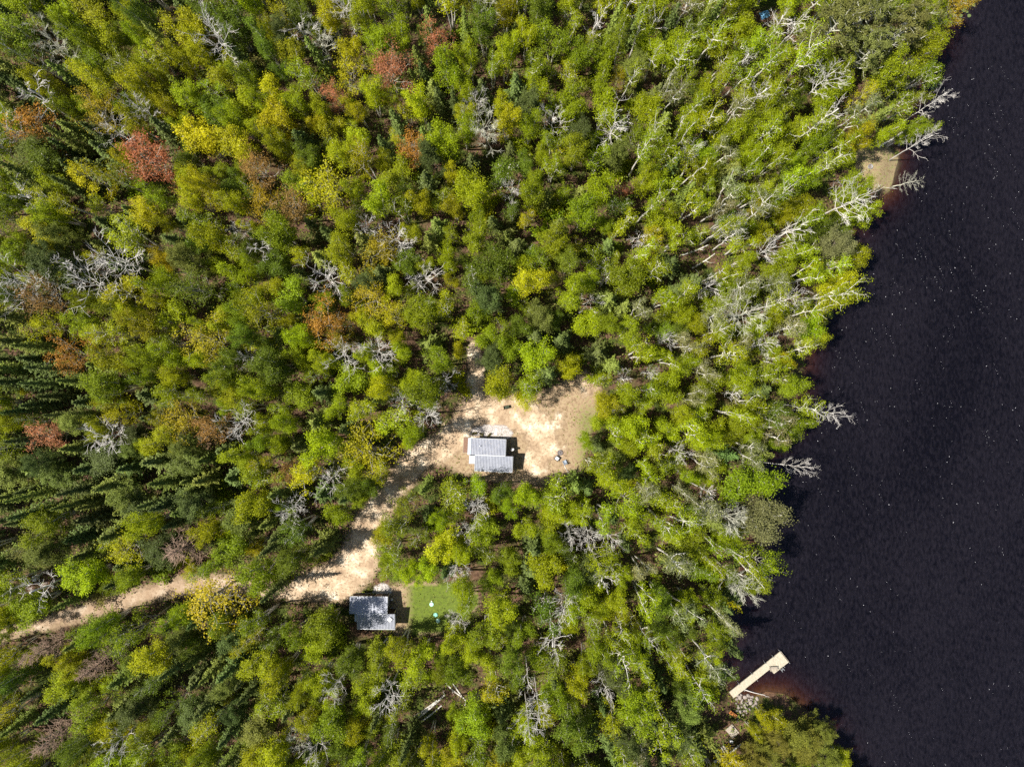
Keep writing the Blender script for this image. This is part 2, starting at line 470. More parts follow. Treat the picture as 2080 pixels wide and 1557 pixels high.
m, nt, b, o = mat('white_glint')  # sun glints on the waves, painted as white floating flecks
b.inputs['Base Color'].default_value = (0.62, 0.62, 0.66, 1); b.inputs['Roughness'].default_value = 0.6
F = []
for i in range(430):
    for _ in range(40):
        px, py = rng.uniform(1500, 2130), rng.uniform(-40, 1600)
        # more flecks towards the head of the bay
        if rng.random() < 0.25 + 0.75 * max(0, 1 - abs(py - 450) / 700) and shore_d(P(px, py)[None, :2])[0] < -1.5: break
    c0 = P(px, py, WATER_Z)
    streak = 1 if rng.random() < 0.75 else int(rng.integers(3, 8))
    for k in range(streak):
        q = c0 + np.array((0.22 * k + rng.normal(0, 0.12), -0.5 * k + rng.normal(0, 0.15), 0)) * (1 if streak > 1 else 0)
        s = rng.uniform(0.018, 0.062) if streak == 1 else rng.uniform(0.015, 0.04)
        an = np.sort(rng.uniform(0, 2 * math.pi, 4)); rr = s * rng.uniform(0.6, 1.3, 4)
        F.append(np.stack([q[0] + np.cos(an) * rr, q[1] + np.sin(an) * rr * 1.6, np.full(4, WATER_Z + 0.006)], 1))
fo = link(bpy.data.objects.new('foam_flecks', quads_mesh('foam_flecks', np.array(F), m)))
tag(fo, 'tiny white flecks painted as sun glints over the dark lake', 'foam', kind='stuff')
# ------------------------------------------------------------------ tree models
def unit(v): return v / (np.linalg.norm(v) + 1e-9)

def leaf_quads(g, C, n_per, sig, size, up=0.8, val=None, center=None):
    """leaf faces scattered round the cluster centres C"""
    k = len(C); n = k * n_per
    c = np.repeat(C, n_per, axis=0) + g.normal(0, 1, (n, 3)) * np.array(sig)
    nr = g.normal(0, 0.65, (n, 3)); nr[:, 2] += up
    if center is not None:
        out = c - center; out /= (np.linalg.norm(out, axis=1, keepdims=True) + 1e-6); nr += out * 0.45
    nr /= np.linalg.norm(nr, axis=1, keepdims=True) + 1e-9
    t = g.normal(0, 1, (n, 3)); t -= nr * (t * nr).sum(1, keepdims=True); t /= np.linalg.norm(t, axis=1, keepdims=True) + 1e-9
    b = np.cross(nr, t)
    s = g.uniform(size[0], size[1], (n, 1)); w = s * g.uniform(0.55, 0.8, (n, 1))
    V = np.stack([c - t * s, c + b * w - t * s * 0.1, c + t * s, c - b * w - t * s * 0.1], 1) * 1.0
    v = np.clip(np.repeat(g.uniform(0.2, 0.8, k), n_per) + g.normal(0, 0.2, n), 0, 1)
    return V, v

def limb_path(g, p0, az, el, L, curve, n=4, wig=0.06):
    pts = [np.array(p0, float)]
    for i in range(n):
        e = el + curve * i / n; aa = az + g.normal(0, 0.14)
        pts.append(pts[-1] + np.array((math.cos(aa) * math.cos(e), math.sin(aa) * math.cos(e), math.sin(e))) * L / n + g.normal(0, wig * L / n * 2, 3))
    return np.array(pts)

def interp_path(pts, t):
    x = t * (len(pts) - 1); i = min(int(x), len(pts) - 2)
    return pts[i] + (pts[i + 1] - pts[i]) * (x - i), unit(pts[i + 1] - pts[i])

def broad_stem(g, base, h, r, cb, nl, dense, flat, limb_thick, T, Lb, C, lean=(0, 0)):
    tr_pts = np.array([(base[0] + lean[0] * (i / 7) ** 1.3 + g.normal(0, 0.012 * h) * (i / 7) ** 0.7, base[1] + lean[1] * (i / 7) ** 1.3 + g.normal(0, 0.012 * h) * (i / 7) ** 0.7,
                        -0.25 + (h * 0.95 + 0.25) * i / 7) for i in range(8)])
    tr_pts[0, :2] = base
    r0 = 0.0105 * h + 0.03
    T.tube(tr_pts, (r0, 0.03), 6)
    off = g.uniform(0, 6.28)
    for i in range(nl):
        t = cb + (0.97 - cb) * (i + g.uniform(0, 0.8)) / nl
        f = (t - cb) / (1 - cb)
        prof = math.sqrt(max(0.05, 1 - ((f - flat * 0.55) / (1.08 - flat * 0.55 if f > flat * 0.55 else 0.75)) ** 2))
        L = r * prof * g.uniform(0.5, 1.4)
        p0, _ = interp_path(tr_pts, t)
        az = off + i * 2.4 + g.normal(0, 0.3); el = R(g.uniform(15, 45) + 28 * f)
        pts = limb_path(g, p0, az, el, L * 1.1, R(18))
        lr = (r0 * (1 - t) * 0.5 + 0.026) * limb_thick
        Lb.tube(pts, (lr, 0.012), 4, False)
        C.append(pts[-1]); C.append(interp_path(pts, 0.65)[0])
        for j in range(int(g.integers(3, 6))):
            q, d = interp_path(pts, g.uniform(0.3, 0.98))
            sl = L * g.uniform(0.25, 0.55)
            sp = limb_path(g, q, az + g.choice((-1, 1)) * g.uniform(0.4, 1.2), R(g.uniform(0, 50)), sl, R(10), 2)
            Lb.tube(sp, (lr * 0.35, 0.006), 3, False)
            C.append(sp[-1])
            if g.random() < 0.5: C.append((sp[1] + g.normal(0, 0.12, 3)))
    for j in range(int(5 * dense)):
        C.append(tr_pts[-1] + g.normal(0, 1, 3) * (r * 0.16, r * 0.16, r * 0.2) - (0, 0, 0.12 * r))

def broad_proto(seed, h, r, cb, nl, bark, nleaf, sig, size, dense=1.0, flat=0.6, limb_thick=1.0, limb_bark=None, stems=1):
    """a leafy tree: one stem, or a clump of narrow stems that share a root"""
    g = np.random.default_rng(seed)
    Lb = MB(); C = []; out = []
    a0 = g.uniform(0, 6.28)
    for k in range(stems):
        T = MB()
        if stems == 1: broad_stem(g, (0, 0), h, r, cb, nl, dense, flat, limb_thick, T, Lb, C)
        else:
            d = r * g.uniform(0.35, 0.62); aa = a0 + k * 6.283 / stems + g.normal(0, 0.35)
            u_ = np.array((math.cos(aa), math.sin(aa)))
            broad_stem(g, u_ * g.uniform(0.12, 0.3), h * g.uniform(0.78, 1.03), r * g.uniform(0.48, 0.66), cb * g.uniform(0.85, 1.15), int(nl * 0.62), dense, flat, limb_thick * 0.9, T, Lb, C, u_ * d)
        out.append(('trunk', T.mesh('trunk', M[bark], True)))
    C = np.array(C)
    C = C[g.random(len(C)) < min(1, dense)]
    V, v = leaf_quads(g, C, nleaf, sig, size, 0.75, center=np.array((0, 0, h * 0.45)))
    return out + [('limbs', Lb.mesh('limbs', M[limb_bark or bark])), ('crown', quads_mesh('crown', V, M['leaf'], v))]

def spruce_proto(seed, h, r):
    """conifer: whorls of boughs, each a fluffy tapering spray of needles"""
    g = np.random.default_rng(seed)
    T = MB().tube([(0, 0, -0.25), (0, 0, h * 0.5), (g.normal(0, 0.06), g.normal(0, 0.06), h)], (0.012 * h + 0.02, 0.02), 6)
    cs, ns, vs_, ss = [], [], [], []
    z = 0.08 * h; big = 0
    while z < h * 0.97:
        f = z / h
        rr = r * ((1 - f) ** 0.85) * (1.0 if big % 2 == 0 else 0.68) + 0.08
        nb = int(g.integers(5, 8)) if f < 0.8 else 5
        off = g.uniform(0, 6.28)
        for k in range(nb):
            az = off + k * 6.283 / nb + g.normal(0, 0.2)
            L = rr * g.uniform(0.5, 1.3)
            dirh = np.array((math.cos(az), math.sin(az), 0.0)); lat = np.array((-dirh[1], dirh[0], 0.0))
            droop = -0.28 * (1 - f) + 0.35 * f + g.normal(0, 0.08)
            n = int(10 + 17 * L)
            t = g.random(n) ** 0.75
            w = (0.34 * L * (1 - t) * np.minimum(1, t * 4 + 0.3) + 0.05)
            c = dirh * (L * t)[:, None] + lat * (g.uniform(-1, 1, n) * w)[:, None]
            c[:, 2] += z + L * (droop * t + 0.20 * t * t) + g.normal(0, 0.05, n) - 0.25 * np.abs((c @ lat))
            cs.append(c)
            nn = np.tile(np.array((0, 0, 1.0)) + dirh * 0.45, (n, 1)) + g.normal(0, 0.42, (n, 3)); ns.append(nn)
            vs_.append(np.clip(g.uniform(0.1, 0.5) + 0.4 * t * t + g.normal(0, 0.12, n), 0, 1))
            ss.append(np.tile(dirh * 0.8, (n, 1)) + lat * g.normal(0, 0.7, (n, 1)))
        z += (0.36 + 0.20 * (1 - f)) * h / 15; big += 1
    c = np.vstack(cs); nn = np.vstack(ns); nn /= np.linalg.norm(nn, axis=1, keepdims=True)
    t = np.vstack(ss); t -= nn * (t * nn).sum(1, keepdims=True); t /= np.linalg.norm(t, axis=1, keepdims=True) + 1e-9
    b_ = np.cross(nn, t); n = len(c)
    s_ = g.uniform(0.10, 0.19, (n, 1)); w = s_ * g.uniform(0.35, 0.55, (n, 1))
    V = np.stack([c - t * s_, c + b_ * w, c + t * s_, c - b_ * w], 1)
    V = np.vstack([V, np.array([[(-0.06, 0, h * 0.95), (0.06, 0, h * 0.95), (0.01, 0, h + 0.3), (-0.01, 0, h + 0.3)]])])
    val = np.append(np.concatenate(vs_), 0.8)
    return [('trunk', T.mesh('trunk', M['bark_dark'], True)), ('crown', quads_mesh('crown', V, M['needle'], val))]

def bare_proto(seed, h, r, cb, nl, bark, twigs=4, thick=1.0, top=True, lean=0.0, el0=15):
    g = np.random.default_rng(seed)
    n = 8
    tp = np.array([(g.normal(0, 0.012 * h) * (i / n) ** 0.7 + lean * h * (i / n) ** 1.6, g.normal(0, 0.012 * h) * (i / n) ** 0.7, -0.25 + (h * (0.96 if top else 0.8) + 0.25) * i / n) for i in range(n + 1)])
    tp[0, :2] = 0
    r0 = 0.0105 * h + 0.02
    T = MB().tube(tp, (r0, 0.045 if top else 0.09), 7)
    Lb = MB(); Tw = MB(); off = g.uniform(0, 6.28)
    for i in range(nl):
        t = cb + (0.98 - cb) * (i + g.uniform(0, 0.9)) / nl; f = (t - cb) / (1 - cb)
        L = r * math.sqrt(max(0.08, 1 - ((f - 0.3) / 0.85) ** 2)) * g.uniform(0.65, 1.25)
        p0, _ = interp_path(tp, t); az = off + 2.4 * i + g.normal(0, 0.4)
        pts = limb_path(g, p0, az, R(g.uniform(el0, el0 + 30) + 25 * f), L * 1.2, R(g.uniform(-5, 28)), 5, 0.05)
        lr = (r0 * (1 - t) * 0.40 + 0.020) * thick
        Lb.tube(pts, (lr, 0.015 * thick), 4, False)
        for j in range(int(g.integers(4, 7))):
            q, d = interp_path(pts, g.uniform(0.25, 1.0)); sl = L * g.uniform(0.22, 0.48)
            az2 = az + g.choice((-1, 1)) * g.uniform(0.35, 1.2)
            sp = limb_path(g, q, az2, R(g.uniform(-5, 50)), sl, R(15), 3, 0.07)
            Lb.tube(sp, (lr * 0.5, 0.012 * thick), 3, False)
            for kk in range(twigs):
                q2, _ = interp_path(sp, g.uniform(0.2, 1.0))
                tw = limb_path(g, q2, az2 + g.normal(0, 0.8), R(g.uniform(-10, 60)), sl * g.uniform(0.3, 0.6) + 0.12, 0, 2, 0.1)
                Tw.tube(tw, (0.014 * thick, 0.007), 3, False)
    out = [('trunk', T.mesh('trunk', M[bark], True)), ('limbs', Lb.mesh('limbs', M[bark]))]
    if Tw.v: out.append(('twigs', Tw.mesh('twigs', M[bark])))
    return out

def larch_proto(seed, h, r, bark):
    g = np.random.default_rng(seed)
    T = MB().tube([(0, 0, -0.25), (0.1, 0, h * 0.5), (0, 0.1, h)], (0.011 * h, 0.02), 6)
    Lb = MB()
    z = 0.15 * h
    while z < 0.98 * h:
        f = z / h
        for k in range(int(g.integers(4, 7))):
            az = g.uniform(0, 6.28); L = r * (1 - f) ** 0.7 * g.uniform(0.6, 1.2) + 0.15
            pts = limb_path(g, (0, 0, z), az, R(g.uniform(0, 30)), L, R(15), 3, 0.08)
            Lb.tube(pts, (0.035, 0.012), 3, False)
            for j in range(int(L * 3.5) + 1):
                q, _ = interp_path(pts, g.uniform(0.2, 1.0))
                tw = limb_path(g, q, az + g.normal(0, 0.9), R(g.uniform(-20, 45)), g.uniform(0.25, 0.6), 0, 1, 0.1)
                Lb.tube(tw, (0.018, 0.008), 3, False)
        z += 0.028 * h
    return [('trunk', T.mesh('trunk', M[bark], True)), ('twigs', Lb.mesh('twigs', M[bark]))]

def shrub_proto(seed, h, r, n):
    g = np.random.default_rng(seed)
    S = MB(); C = []
    for i in range(9):
        az = g.uniform(0, 6.28); pts = limb_path(g, (g.normal(0, 0.08), g.normal(0, 0.08), -0.08), az, R(g.uniform(45, 85)), h * g.uniform(0.7, 1.1), R(-15), 3)
        S.tube(pts, (0.025, 0.010), 3, False)
        C += [pts[-1], pts[-2], interp_path(pts, 0.8)[0] + g.normal(0, 0.1, 3)]
    C = np.array(C) * (r / 0.9, r / 0.9, 1)
    V, v = leaf_quads(g, C, n, (0.24 * r, 0.24 * r, 0.18), (0.07, 0.13))
    return [('stems', S.mesh('stems', M['bark_grey'])), ('foliage', quads_mesh('foliage', V, M['leaf'], v))]

LS = (0.06, 0.12)
PROTO = {
    'aspen': [broad_proto(100 + i, 15.0, 2.7, 0.38, 20, 'bark_white', 27, (0.30, 0.30, 0.34), LS, 0.95, 0.7, 0.8, 'bark_grey', 2 + i % 2) for i in range(9)],
    'thin':  [broad_proto(200 + i, 15.0, 2.7, 0.50, 17, 'bark_white', 17, (0.30, 0.30, 0.32), LS, 0.75, 0.7, 1.3, None, 2 + i % 2) for i in range(7)],
    'birch': [broad_proto(300 + i, 13.0, 2.7, 0.32, 20, 'bark_white', 24, (0.31, 0.31, 0.34), LS, 0.95, 0.6, 0.8, 'bark_grey', 3 + i % 2) for i in range(9)],
    'maple': [broad_proto(400 + i, 12.0, 2.9, 0.30, 18, 'bark_grey', 22, (0.34, 0.34, 0.26), (0.065, 0.125), 0.80, 0.6, 1.0) for i in range(6)],
    'paper': [broad_proto(900 + i, 16.0, 2.2, 0.52, 11, 'bark_white', 17, (0.30, 0.30, 0.30), LS, 0.85, 0.7, 1.6, None, 1 + i % 2) for i in range(8)],
    'cedar': [broad_proto(500 + i, 14.0, 3.6, 0.25, 26, 'lichen', 46, (0.20, 0.20, 0.16), (0.07, 0.13), 1.0, 0.7, 1.6) for i in range(3)],
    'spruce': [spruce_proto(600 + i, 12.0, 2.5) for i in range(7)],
    'pine':  [broad_proto(640 + i, 13.0, 2.4, 0.25, 24, 'bark_dark', 60, (0.28, 0.28, 0.14), (0.05, 0.12), 1.0, 0.5, 1.0) for i in range(3)],
    'bare':  [bare_proto(700 + i, 13.0, 3.0, 0.45, 14, 'dead_wood', 4) for i in range(7)],
    'snag':  [bare_proto(750 + i, 14.0, 2.4, 0.55, 9, 'dead_wood', 2, 1.3, False) for i in range(4)],
    'twiggy': [bare_proto(780 + i, 13.0, 3.0, 0.35, 18, 'lichen', 8, 0.9) for i in range(3)],
    'larch': [larch_proto(800 + i, 13.0, 2.6, 'twig_brown') for i in range(3)],
    'shrub': [shrub_proto(850 + i, 1.6, 0.9, 20) for i in range(5)],
}
PR = {'paper': (16.0, 2.2), 'aspen': (15.0, 2.7), 'thin': (15.0, 2.7), 'birch': (13.0, 2.7), 'maple': (12.0, 2.9), 'cedar': (14.0, 3.6), 'spruce': (12.0, 2.5), 'pine': (13.0, 2.4),
      'bare': (13.0, 3.0), 'snag': (14.0, 2.4), 'twiggy': (13.0, 3.0), 'larch': (13.0, 2.6), 'shrub': (1.6, 0.9)}
NAME = {'paper': 'paper_birch', 'aspen': 'aspen_tree', 'thin': 'poplar_tree', 'birch': 'birch_tree', 'maple': 'maple_tree', 'cedar': 'cedar_tree', 'spruce': 'spruce_tree', 'pine': 'pine_tree',
        'bare': 'bare_tree', 'snag': 'dead_snag', 'twiggy': 'bare_tree', 'larch': 'bare_larch', 'shrub': 'shrub'}
CROWN_C = {'paper': 0.78, 'aspen': 0.74, 'thin': 0.75, 'birch': 0.70, 'maple': 0.68, 'cedar': 0.66, 'spruce': 0.50, 'pine': 0.62, 'bare': 0.76, 'snag': 0.8, 'twiggy': 0.72, 'larch': 0.55, 'shrub': 0.5}

# crown colours (linear albedo)
COLS = {'lime': (0.260, 0.320, 0.005), 'yellowgreen': (0.300, 0.315, 0.005), 'green': (0.195, 0.250, 0.006), 'deep': (0.122, 0.172, 0.011), 'yellow': (0.40, 0.37, 0.006),
        'gold': (0.36, 0.285, 0.012), 'orange': (0.38, 0.19, 0.026), 'rust': (0.26, 0.155, 0.040), 'red': (0.36, 0.115, 0.05), 'coral': (0.42, 0.17, 0.08), 'olive': (0.180, 0.185, 0.048),
        'pineneedle': (0.19, 0.20, 0.03), 'needle': (0.105, 0.140, 0.034), 'pale': (0.23, 0.24, 0.09), 'needlelight': (0.165, 0.200, 0.036)}
TREES = []     # every placed tree: dict

def plant(kind, x, y, h, r, col, label=None, group=None, lean=None, cat='tree', variant=None):
    protos = PROTO[kind]; pr = protos[variant if variant is not None else int(rng.integers(len(protos)))]
    h0, r0 = PR[kind]
    root = empty(NAME[kind], (x, y, gz(x, y)), rng.uniform(0, 6.28))
    s = r / r0
    root.scale = (s, s, h / h0)
    if lean is not None and abs(lean[0]) + abs(lean[1]) > 1e-4:
        q = Vector((lean[0], lean[1], 1.0)).to_track_quat('Z', 'Y')
        rz = Vector((0, 0, 1)).rotation_difference(Vector((lean[0], lean[1], 1)).normalized())
        from mathutils import Euler
        root.rotation_mode = 'QUATERNION'
        root.rotation_quaternion = rz @ Euler((0, 0, rng.uniform(0, 6.28))).to_quaternion()
    for nm, me in pr:
        o = bpy.data.objects.new(nm, me); COL.objects.link(o); o.parent = root
        if nm in ('twigs', 'limbs'): o['kind'] = 'stuff'
        if nm in ('crown', 'foliage'):
            o.color = (*col, 1.0)
    tag(root, label, cat, group)
    return root

def jitter_col(c, amt=0.16):
    k = math.exp(rng.normal(0, amt)); t = rng.normal(0, 0.045)
    return (max(0.004, c[0] * k * (1 + t)), max(0.004, c[1] * k * (1 - t * 0.4)), max(0.004, c[2] * k))

TX = np.zeros((6000, 4)); NT_ = 0     # base x, y, radius, shade-tolerance
def record(x, y, r, kind, col_name, h, special=None, lean=None):
    global NT_
    TX[NT_] = (x, y, r, 0); NT_ += 1
    TREES.append(dict(x=x, y=y, r=r, kind=kind, col=col_name, h=h, special=special, lean=lean))

def base_of(px, py, zc, lean=(0, 0)):
    w = P(px, py, zc)
    return w[0] - lean[0] * zc, w[1] - lean[1] * zc

# ---- individually recognisable trees of the photograph: crown centre pixel, kind, radius, height, colour, label
SPECIAL = [
    (72, 262, 'maple', 3.2, 11, 'orange', 'orange-brown leafy maple below a long bare leaning trunk'),
    (208, 228, 'maple', 3.0, 13, 'gold', 'golden maple standing between a bare white tree and dark firs'),
    (312, 335, 'maple', 3.9, 13, 'red', 'wide maple with thin red leaves and pink branches'),
    (300, 300, 'maple', 2.0, 11, 'coral', 'small coral maple touching the wide red maple'),
    (792, 148, 'maple', 3.3, 13, 'coral', 'salmon orange maple with an open crown and pink branches'),
    (885, 92, 'maple', 2.4, 12, 'coral', 'small coral maple growing against grey-green firs'),
    (682, 198, 'maple', 1.8, 11, 'coral', 'tiny coral sapling crown beside bright yellow foliage'),
    (840, 308, 'maple', 2.6, 12, 'orange', 'orange maple fading to gold at its lower side'),
    (710, 150, 'maple', 2.8, 13, 'yellow', 'bright yellow maple between coral trees'),
    (672, 385, 'maple', 4.0, 14, 'yellow', 'large brilliant yellow maple crown'),
    (600, 425, 'maple', 3.2, 13, 'rust', 'rust-brown maple leaning on the brilliant yellow maple'),
    (540, 415, 'maple', 2.6, 13, 'gold', 'gold-green maple on the far side of the rust-brown one'),
    (395, 275, 'aspen', 3.2, 15, 'yellow', 'yellow aspen in a group of yellow-green aspens near the red maple'),
    (470, 290, 'aspen', 3.0, 15, 'yellow', 'second yellow aspen in the group near the red maple'),
    (662, 655, 'maple', 3.2, 13, 'orange', 'orange maple with golden edge standing over a dark gap'),
    (690, 690, 'maple', 2.0, 11, 'gold', 'small gold maple tucked against the orange maple'),
    (430, 692, 'maple', 3.5, 14, 'gold', 'round golden maple crown among lime aspens'),
    (155, 722, 'maple', 3.0, 12, 'orange', 'orange maple beside a tall broken grey stub'),
    (105, 882, 'maple', 2.6, 12, 'coral', 'coral pink maple close to tall dark spruces'),
    (432, 868, 'maple', 2.8, 12, 'rust', 'brown twiggy maple with few leaves'),
    (385, 852, 'maple', 3.0, 12, 'gold', 'gold maple with white dead branch across it'),
    (745, 915, 'maple', 3.9, 13, 'yellow', 'big yellow-gold maple overhanging the sandy track'),
    (800, 640, 'maple', 2.4, 13, 'yellow', 'narrow yellow maple next to a brown leafy gap'),
    (755, 605, 'maple', 2.8, 13, 'gold', 'bronze-gold maple between green aspens'),
    (778, 512, 'maple', 2.8, 13, 'gold', 'bronze maple beneath a bare silvery tree'),
    (432, 1212, 'maple', 4.4, 13, 'gold', 'broad amber maple spreading across the sandy track'),
    (1068, 818, 'maple', 1.7, 8, 'yellow', 'small yellow maple at the edge of the cabin clearing'),
    (250, 842, 'maple', 2.0, 12, 'yellow', 'small bright yellow maple beside lime aspen'),
    (185, 362, 'maple', 2.6, 13, 'yellow', 'yellow maple near the long fallen grey trunks'),
    (1935, 18, 'maple', 2.6, 9, 'gold', 'orange-gold maple at the waterline beside lily pads'),
    (1752, 268, 'maple', 1.8, 8, 'gold', 'small amber maple behind the grassy point'),
    (1752, 196, 'maple', 1.7, 11, 'yellow', 'small yellow maple in the shoreline birches'),
    (1118, 568, 'maple', 1.2, 12, 'yellow', 'tiny yellow crown beside a dark gap'),
    (100, 610, 'maple', 3.2, 13, 'rust', 'rust-red maple among grey bare trees'),
    (530, 345, 'maple', 2.8, 12, 'rust', 'dull brown maple between yellow aspens'),
    (590, 962, 'maple', 2.2, 9, 'rust', 'brown scrubby maple over fallen logs'),
    (60, 1110, 'maple', 2.4, 10, 'olive', 'olive maple close to the white box'),
    (375, 1110, 'larch', 4.2, 13, 'rust', 'wide bare brown larch with pale spreading twigs beside the track'),
    (120, 1490, 'larch', 3.4, 14, 'rust', 'reddish brown bare larch with drooping fine twigs'),
    (95, 1315, 'larch', 3.0, 14, 'rust', 'bare brown larch leaning over the end of the track'),
    (205, 1345, 'larch', 3.0, 14, 'rust', 'bare larch with grey twigs next to a dark split trunk'),
    (1266, 388, 'maple', 1.4, 7, 'coral', 'small brownish pink bush in a canopy gap'),
    (1690, 60, 'cedar', 4.4, 14, 'olive', 'large olive cedar with clumpy foliage near the shore'),
    (1760, 30, 'cedar', 4.2, 14, 'olive', 'olive cedar with pinkish dead twigs in its crown'),
    (1830, 60, 'cedar', 4.2, 13, 'olive', 'olive cedar nearest the water with dead branches'),
    (1760, 110, 'cedar', 3.6, 13, 'olive', 'olive cedar standing before the other cedars'),
    (1690, 500, 'pine', 2.3, 12, 'pale', 'pale green pine among shoreline birches'),
    (1530, 985, 'aspen', 4.3, 14, 'green', 'large round glossy green poplar by the lake'),
    (1560, 1060, 'birch', 3.8, 13, 'pale', 'pale twiggy birch leaning out over the lake'),
    (659, 1278, 'birch', 3.0, 13.5, 'green', 'mid green birch shading the roof of the shaded cabin'),
    (662, 1258, 'spruce', 2.0, 9.5, 'needlelight', 'olive spruce close against the shaded cabin wall'),
    (640, 1316, 'birch', 2.8, 13.5, 'lime', 'lime birch behind the shaded cabin'),
    (1862, 365, 'twiggy', 2.0, 4.5, 'olive', 'low leaning cedar with pale double trunk over the water'),
]
# bare and dead trees: crown centre pixel, kind, radius, height
BARE = [
    (445, 80, 'bare', 3.4, 15), (118, 105, 'twiggy', 3.2, 14), (45, 180, 'snag', 2.8, 17), (235, 268, 'bare', 2.6, 13), (10, 250, 'bare', 2.6, 16), (650, 78, 'twiggy', 2.8, 12),
    (700, 8, 'bare', 3.2, 15), (608, 55, 'snag', 2.6, 13), (985, 12, 'twiggy', 3.0, 14), (968, 205, 'bare', 1.8, 12), (985, 258, 'twiggy', 3.4, 14), (1250, 255, 'bare', 3.0, 13),
    (1125, 242, 'bare', 2.4, 12), (1215, 40, 'snag', 2.0, 14), (1590, 35, 'snag', 2.2, 13), (1622, 45, 'snag', 2.0, 12), (1672, 160, 'bare', 2.8, 14), (1690, 225, 'snag', 2.2, 14),
    (1718, 408, 'bare', 3.2, 15), (1490, 462, 'twiggy', 2.6, 13), (1515, 640, 'twiggy', 4.2, 15), (1440, 580, 'bare', 2.2, 12), (862, 565, 'bare', 2.8, 12), (808, 497, 'bare', 3.0, 13),
    (772, 716, 'bare', 3.3, 12), (705, 722, 'bare', 3.0, 13), (745, 462, 'bare', 2.4, 12), (905, 772, 'snag', 2.4, 11), (818, 822, 'bare', 2.4, 12), (868, 842, 'bare', 2.8, 12),
    (662, 562, 'bare', 3.0, 13), (245, 530, 'bare', 4.0, 16), (180, 575, 'bare', 3.8, 17), (70, 560, 'bare', 3.4, 16), (20, 600, 'bare', 3.0, 16), (215, 888, 'bare', 3.6, 13),
    (492, 858, 'bare', 3.0, 14), (672, 978, 'bare', 2.8, 11), (592, 1030, 'bare', 2.6, 13), (968, 1022, 'bare', 2.6, 11), (950, 1082, 'bare', 2.4, 10), (922, 1148, 'bare', 2.4, 12),
    (1160, 1215, 'bare', 3.0, 14), (1122, 1305, 'snag', 2.6, 15), (1238, 1092, 'bare', 2.0, 12), (1155, 1082, 'bare', 2.0, 11), (1198, 1085, 'bare', 2.4, 12), (1232, 1180, 'snag', 2.4, 15),
    (1505, 1190, 'twiggy', 3.0, 13), (1480, 1050, 'twiggy', 3.4, 13), (790, 1412, 'bare', 3.0, 14), (1092, 1442, 'bare', 2.6, 17), (1068, 1470, 'bare', 2.2, 16), (1228, 1395, 'bare', 2.2, 12),
    (612, 1490, 'twiggy', 2.6, 10), (645, 1515, 'bare', 2.6, 12), (235, 1512, 'bare', 2.8, 14), (690, 1390, 'bare', 2.4, 13), (1355, 692, 'bare', 1.6, 11), (1270, 768, 'snag', 1.8, 10), (1320, 755, 'bare', 1.4, 10),
    (1038, 400, 'bare', 2.0, 13), (1235, 565, 'snag', 1.8, 12), (1195, 605, 'snag', 1.8, 12), (1385, 915, 'bare', 1.8, 11), 
    (1688, 838, 'bare', 2.0, 15), (1905, 200, 'bare', 2.0, 14), (1880, 282, 'bare', 2.0, 13), (60, 1205, 'snag', 2.8, 15), (130, 530, 'snag', 2.6, 17), (35, 395, 'snag', 2.4, 16),
    (1505, 800, 'snag', 1.8, 13), (1610, 600, 'bare', 2.0, 15), (1560, 505, 'bare', 2.2, 15), (1620, 460, 'snag', 2.0, 15), (1490, 480, 'snag', 1.8, 14), (1560, 700, 'bare', 2.0, 14), (1440, 1000, 'snag', 1.8, 14),
    (1070, 1390, 'snag', 1.8, 15), (930, 1252, 'bare', 1.8, 8), (500, 720, 'bare', 1.6, 13), (1400, 300, 'bare', 1.8, 13), (1330, 30, 'snag', 1.8, 13), (1520, 100, 'snag', 1.8, 14), (1560, 180, 'snag', 2.0, 14),
    (300, 230, 'bare', 2.4, 14), (480, 470, 'bare', 1.8, 13), (525, 500, 'snag', 2.2, 14), (1300, 470, 'snag', 1.8, 11), (1640, 950, 'bare', 1.6, 11),
]
def lean_for(x, y):
    """trees by the water lean out over it"""
    d = shore_d(np.array([[x, y]]))[0]
    if d > 11: return (rng.normal(0, 0.035), rng.normal(0, 0.035))
    k = 0.20 * (1 - d / 11)
    return (k * rng.uniform(0.2, 1.3) + rng.normal(0, 0.03), rng.normal(0, 0.05))

def on_land(x, y, margin=0.4):
    return shore_d(np.array([[x, y]]))[0] > margin

for px, py, kind, r, h, cn, lab in SPECIAL:
    ln = (0.0, 0.0)
    x, y = base_of(px, py, CROWN_C[kind] * h)
    if not on_land(x, y, 0.5):
        for k in np.arange(0.02, 0.6, 0.02):
            x, y = base_of(px, py, CROWN_C[kind] * h, (k, 0.0)); ln = (k, 0.0)
            if on_land(x, y, 0.5): break
    record(x, y, r, kind, cn, h, lab, ln)
for px, py, kind, r, h in BARE:
    ln = (0.0, 0.0)
    x, y = base_of(px, py, CROWN_C[kind] * h)
    if not on_land(x, y, 0.5):
        for k in np.arange(0.02, 0.6, 0.02):
            x, y = base_of(px, py, CROWN_C[kind] * h, (k, 0.0)); ln = (k, 0.0)
            if on_land(x, y, 0.5): break
    else: ln = (rng.normal(0, 0.03), rng.normal(0, 0.03))
    record(x, y, r * 0.45, kind, 'needle', h, None, ln)
    TREES[-1]['r'] = r

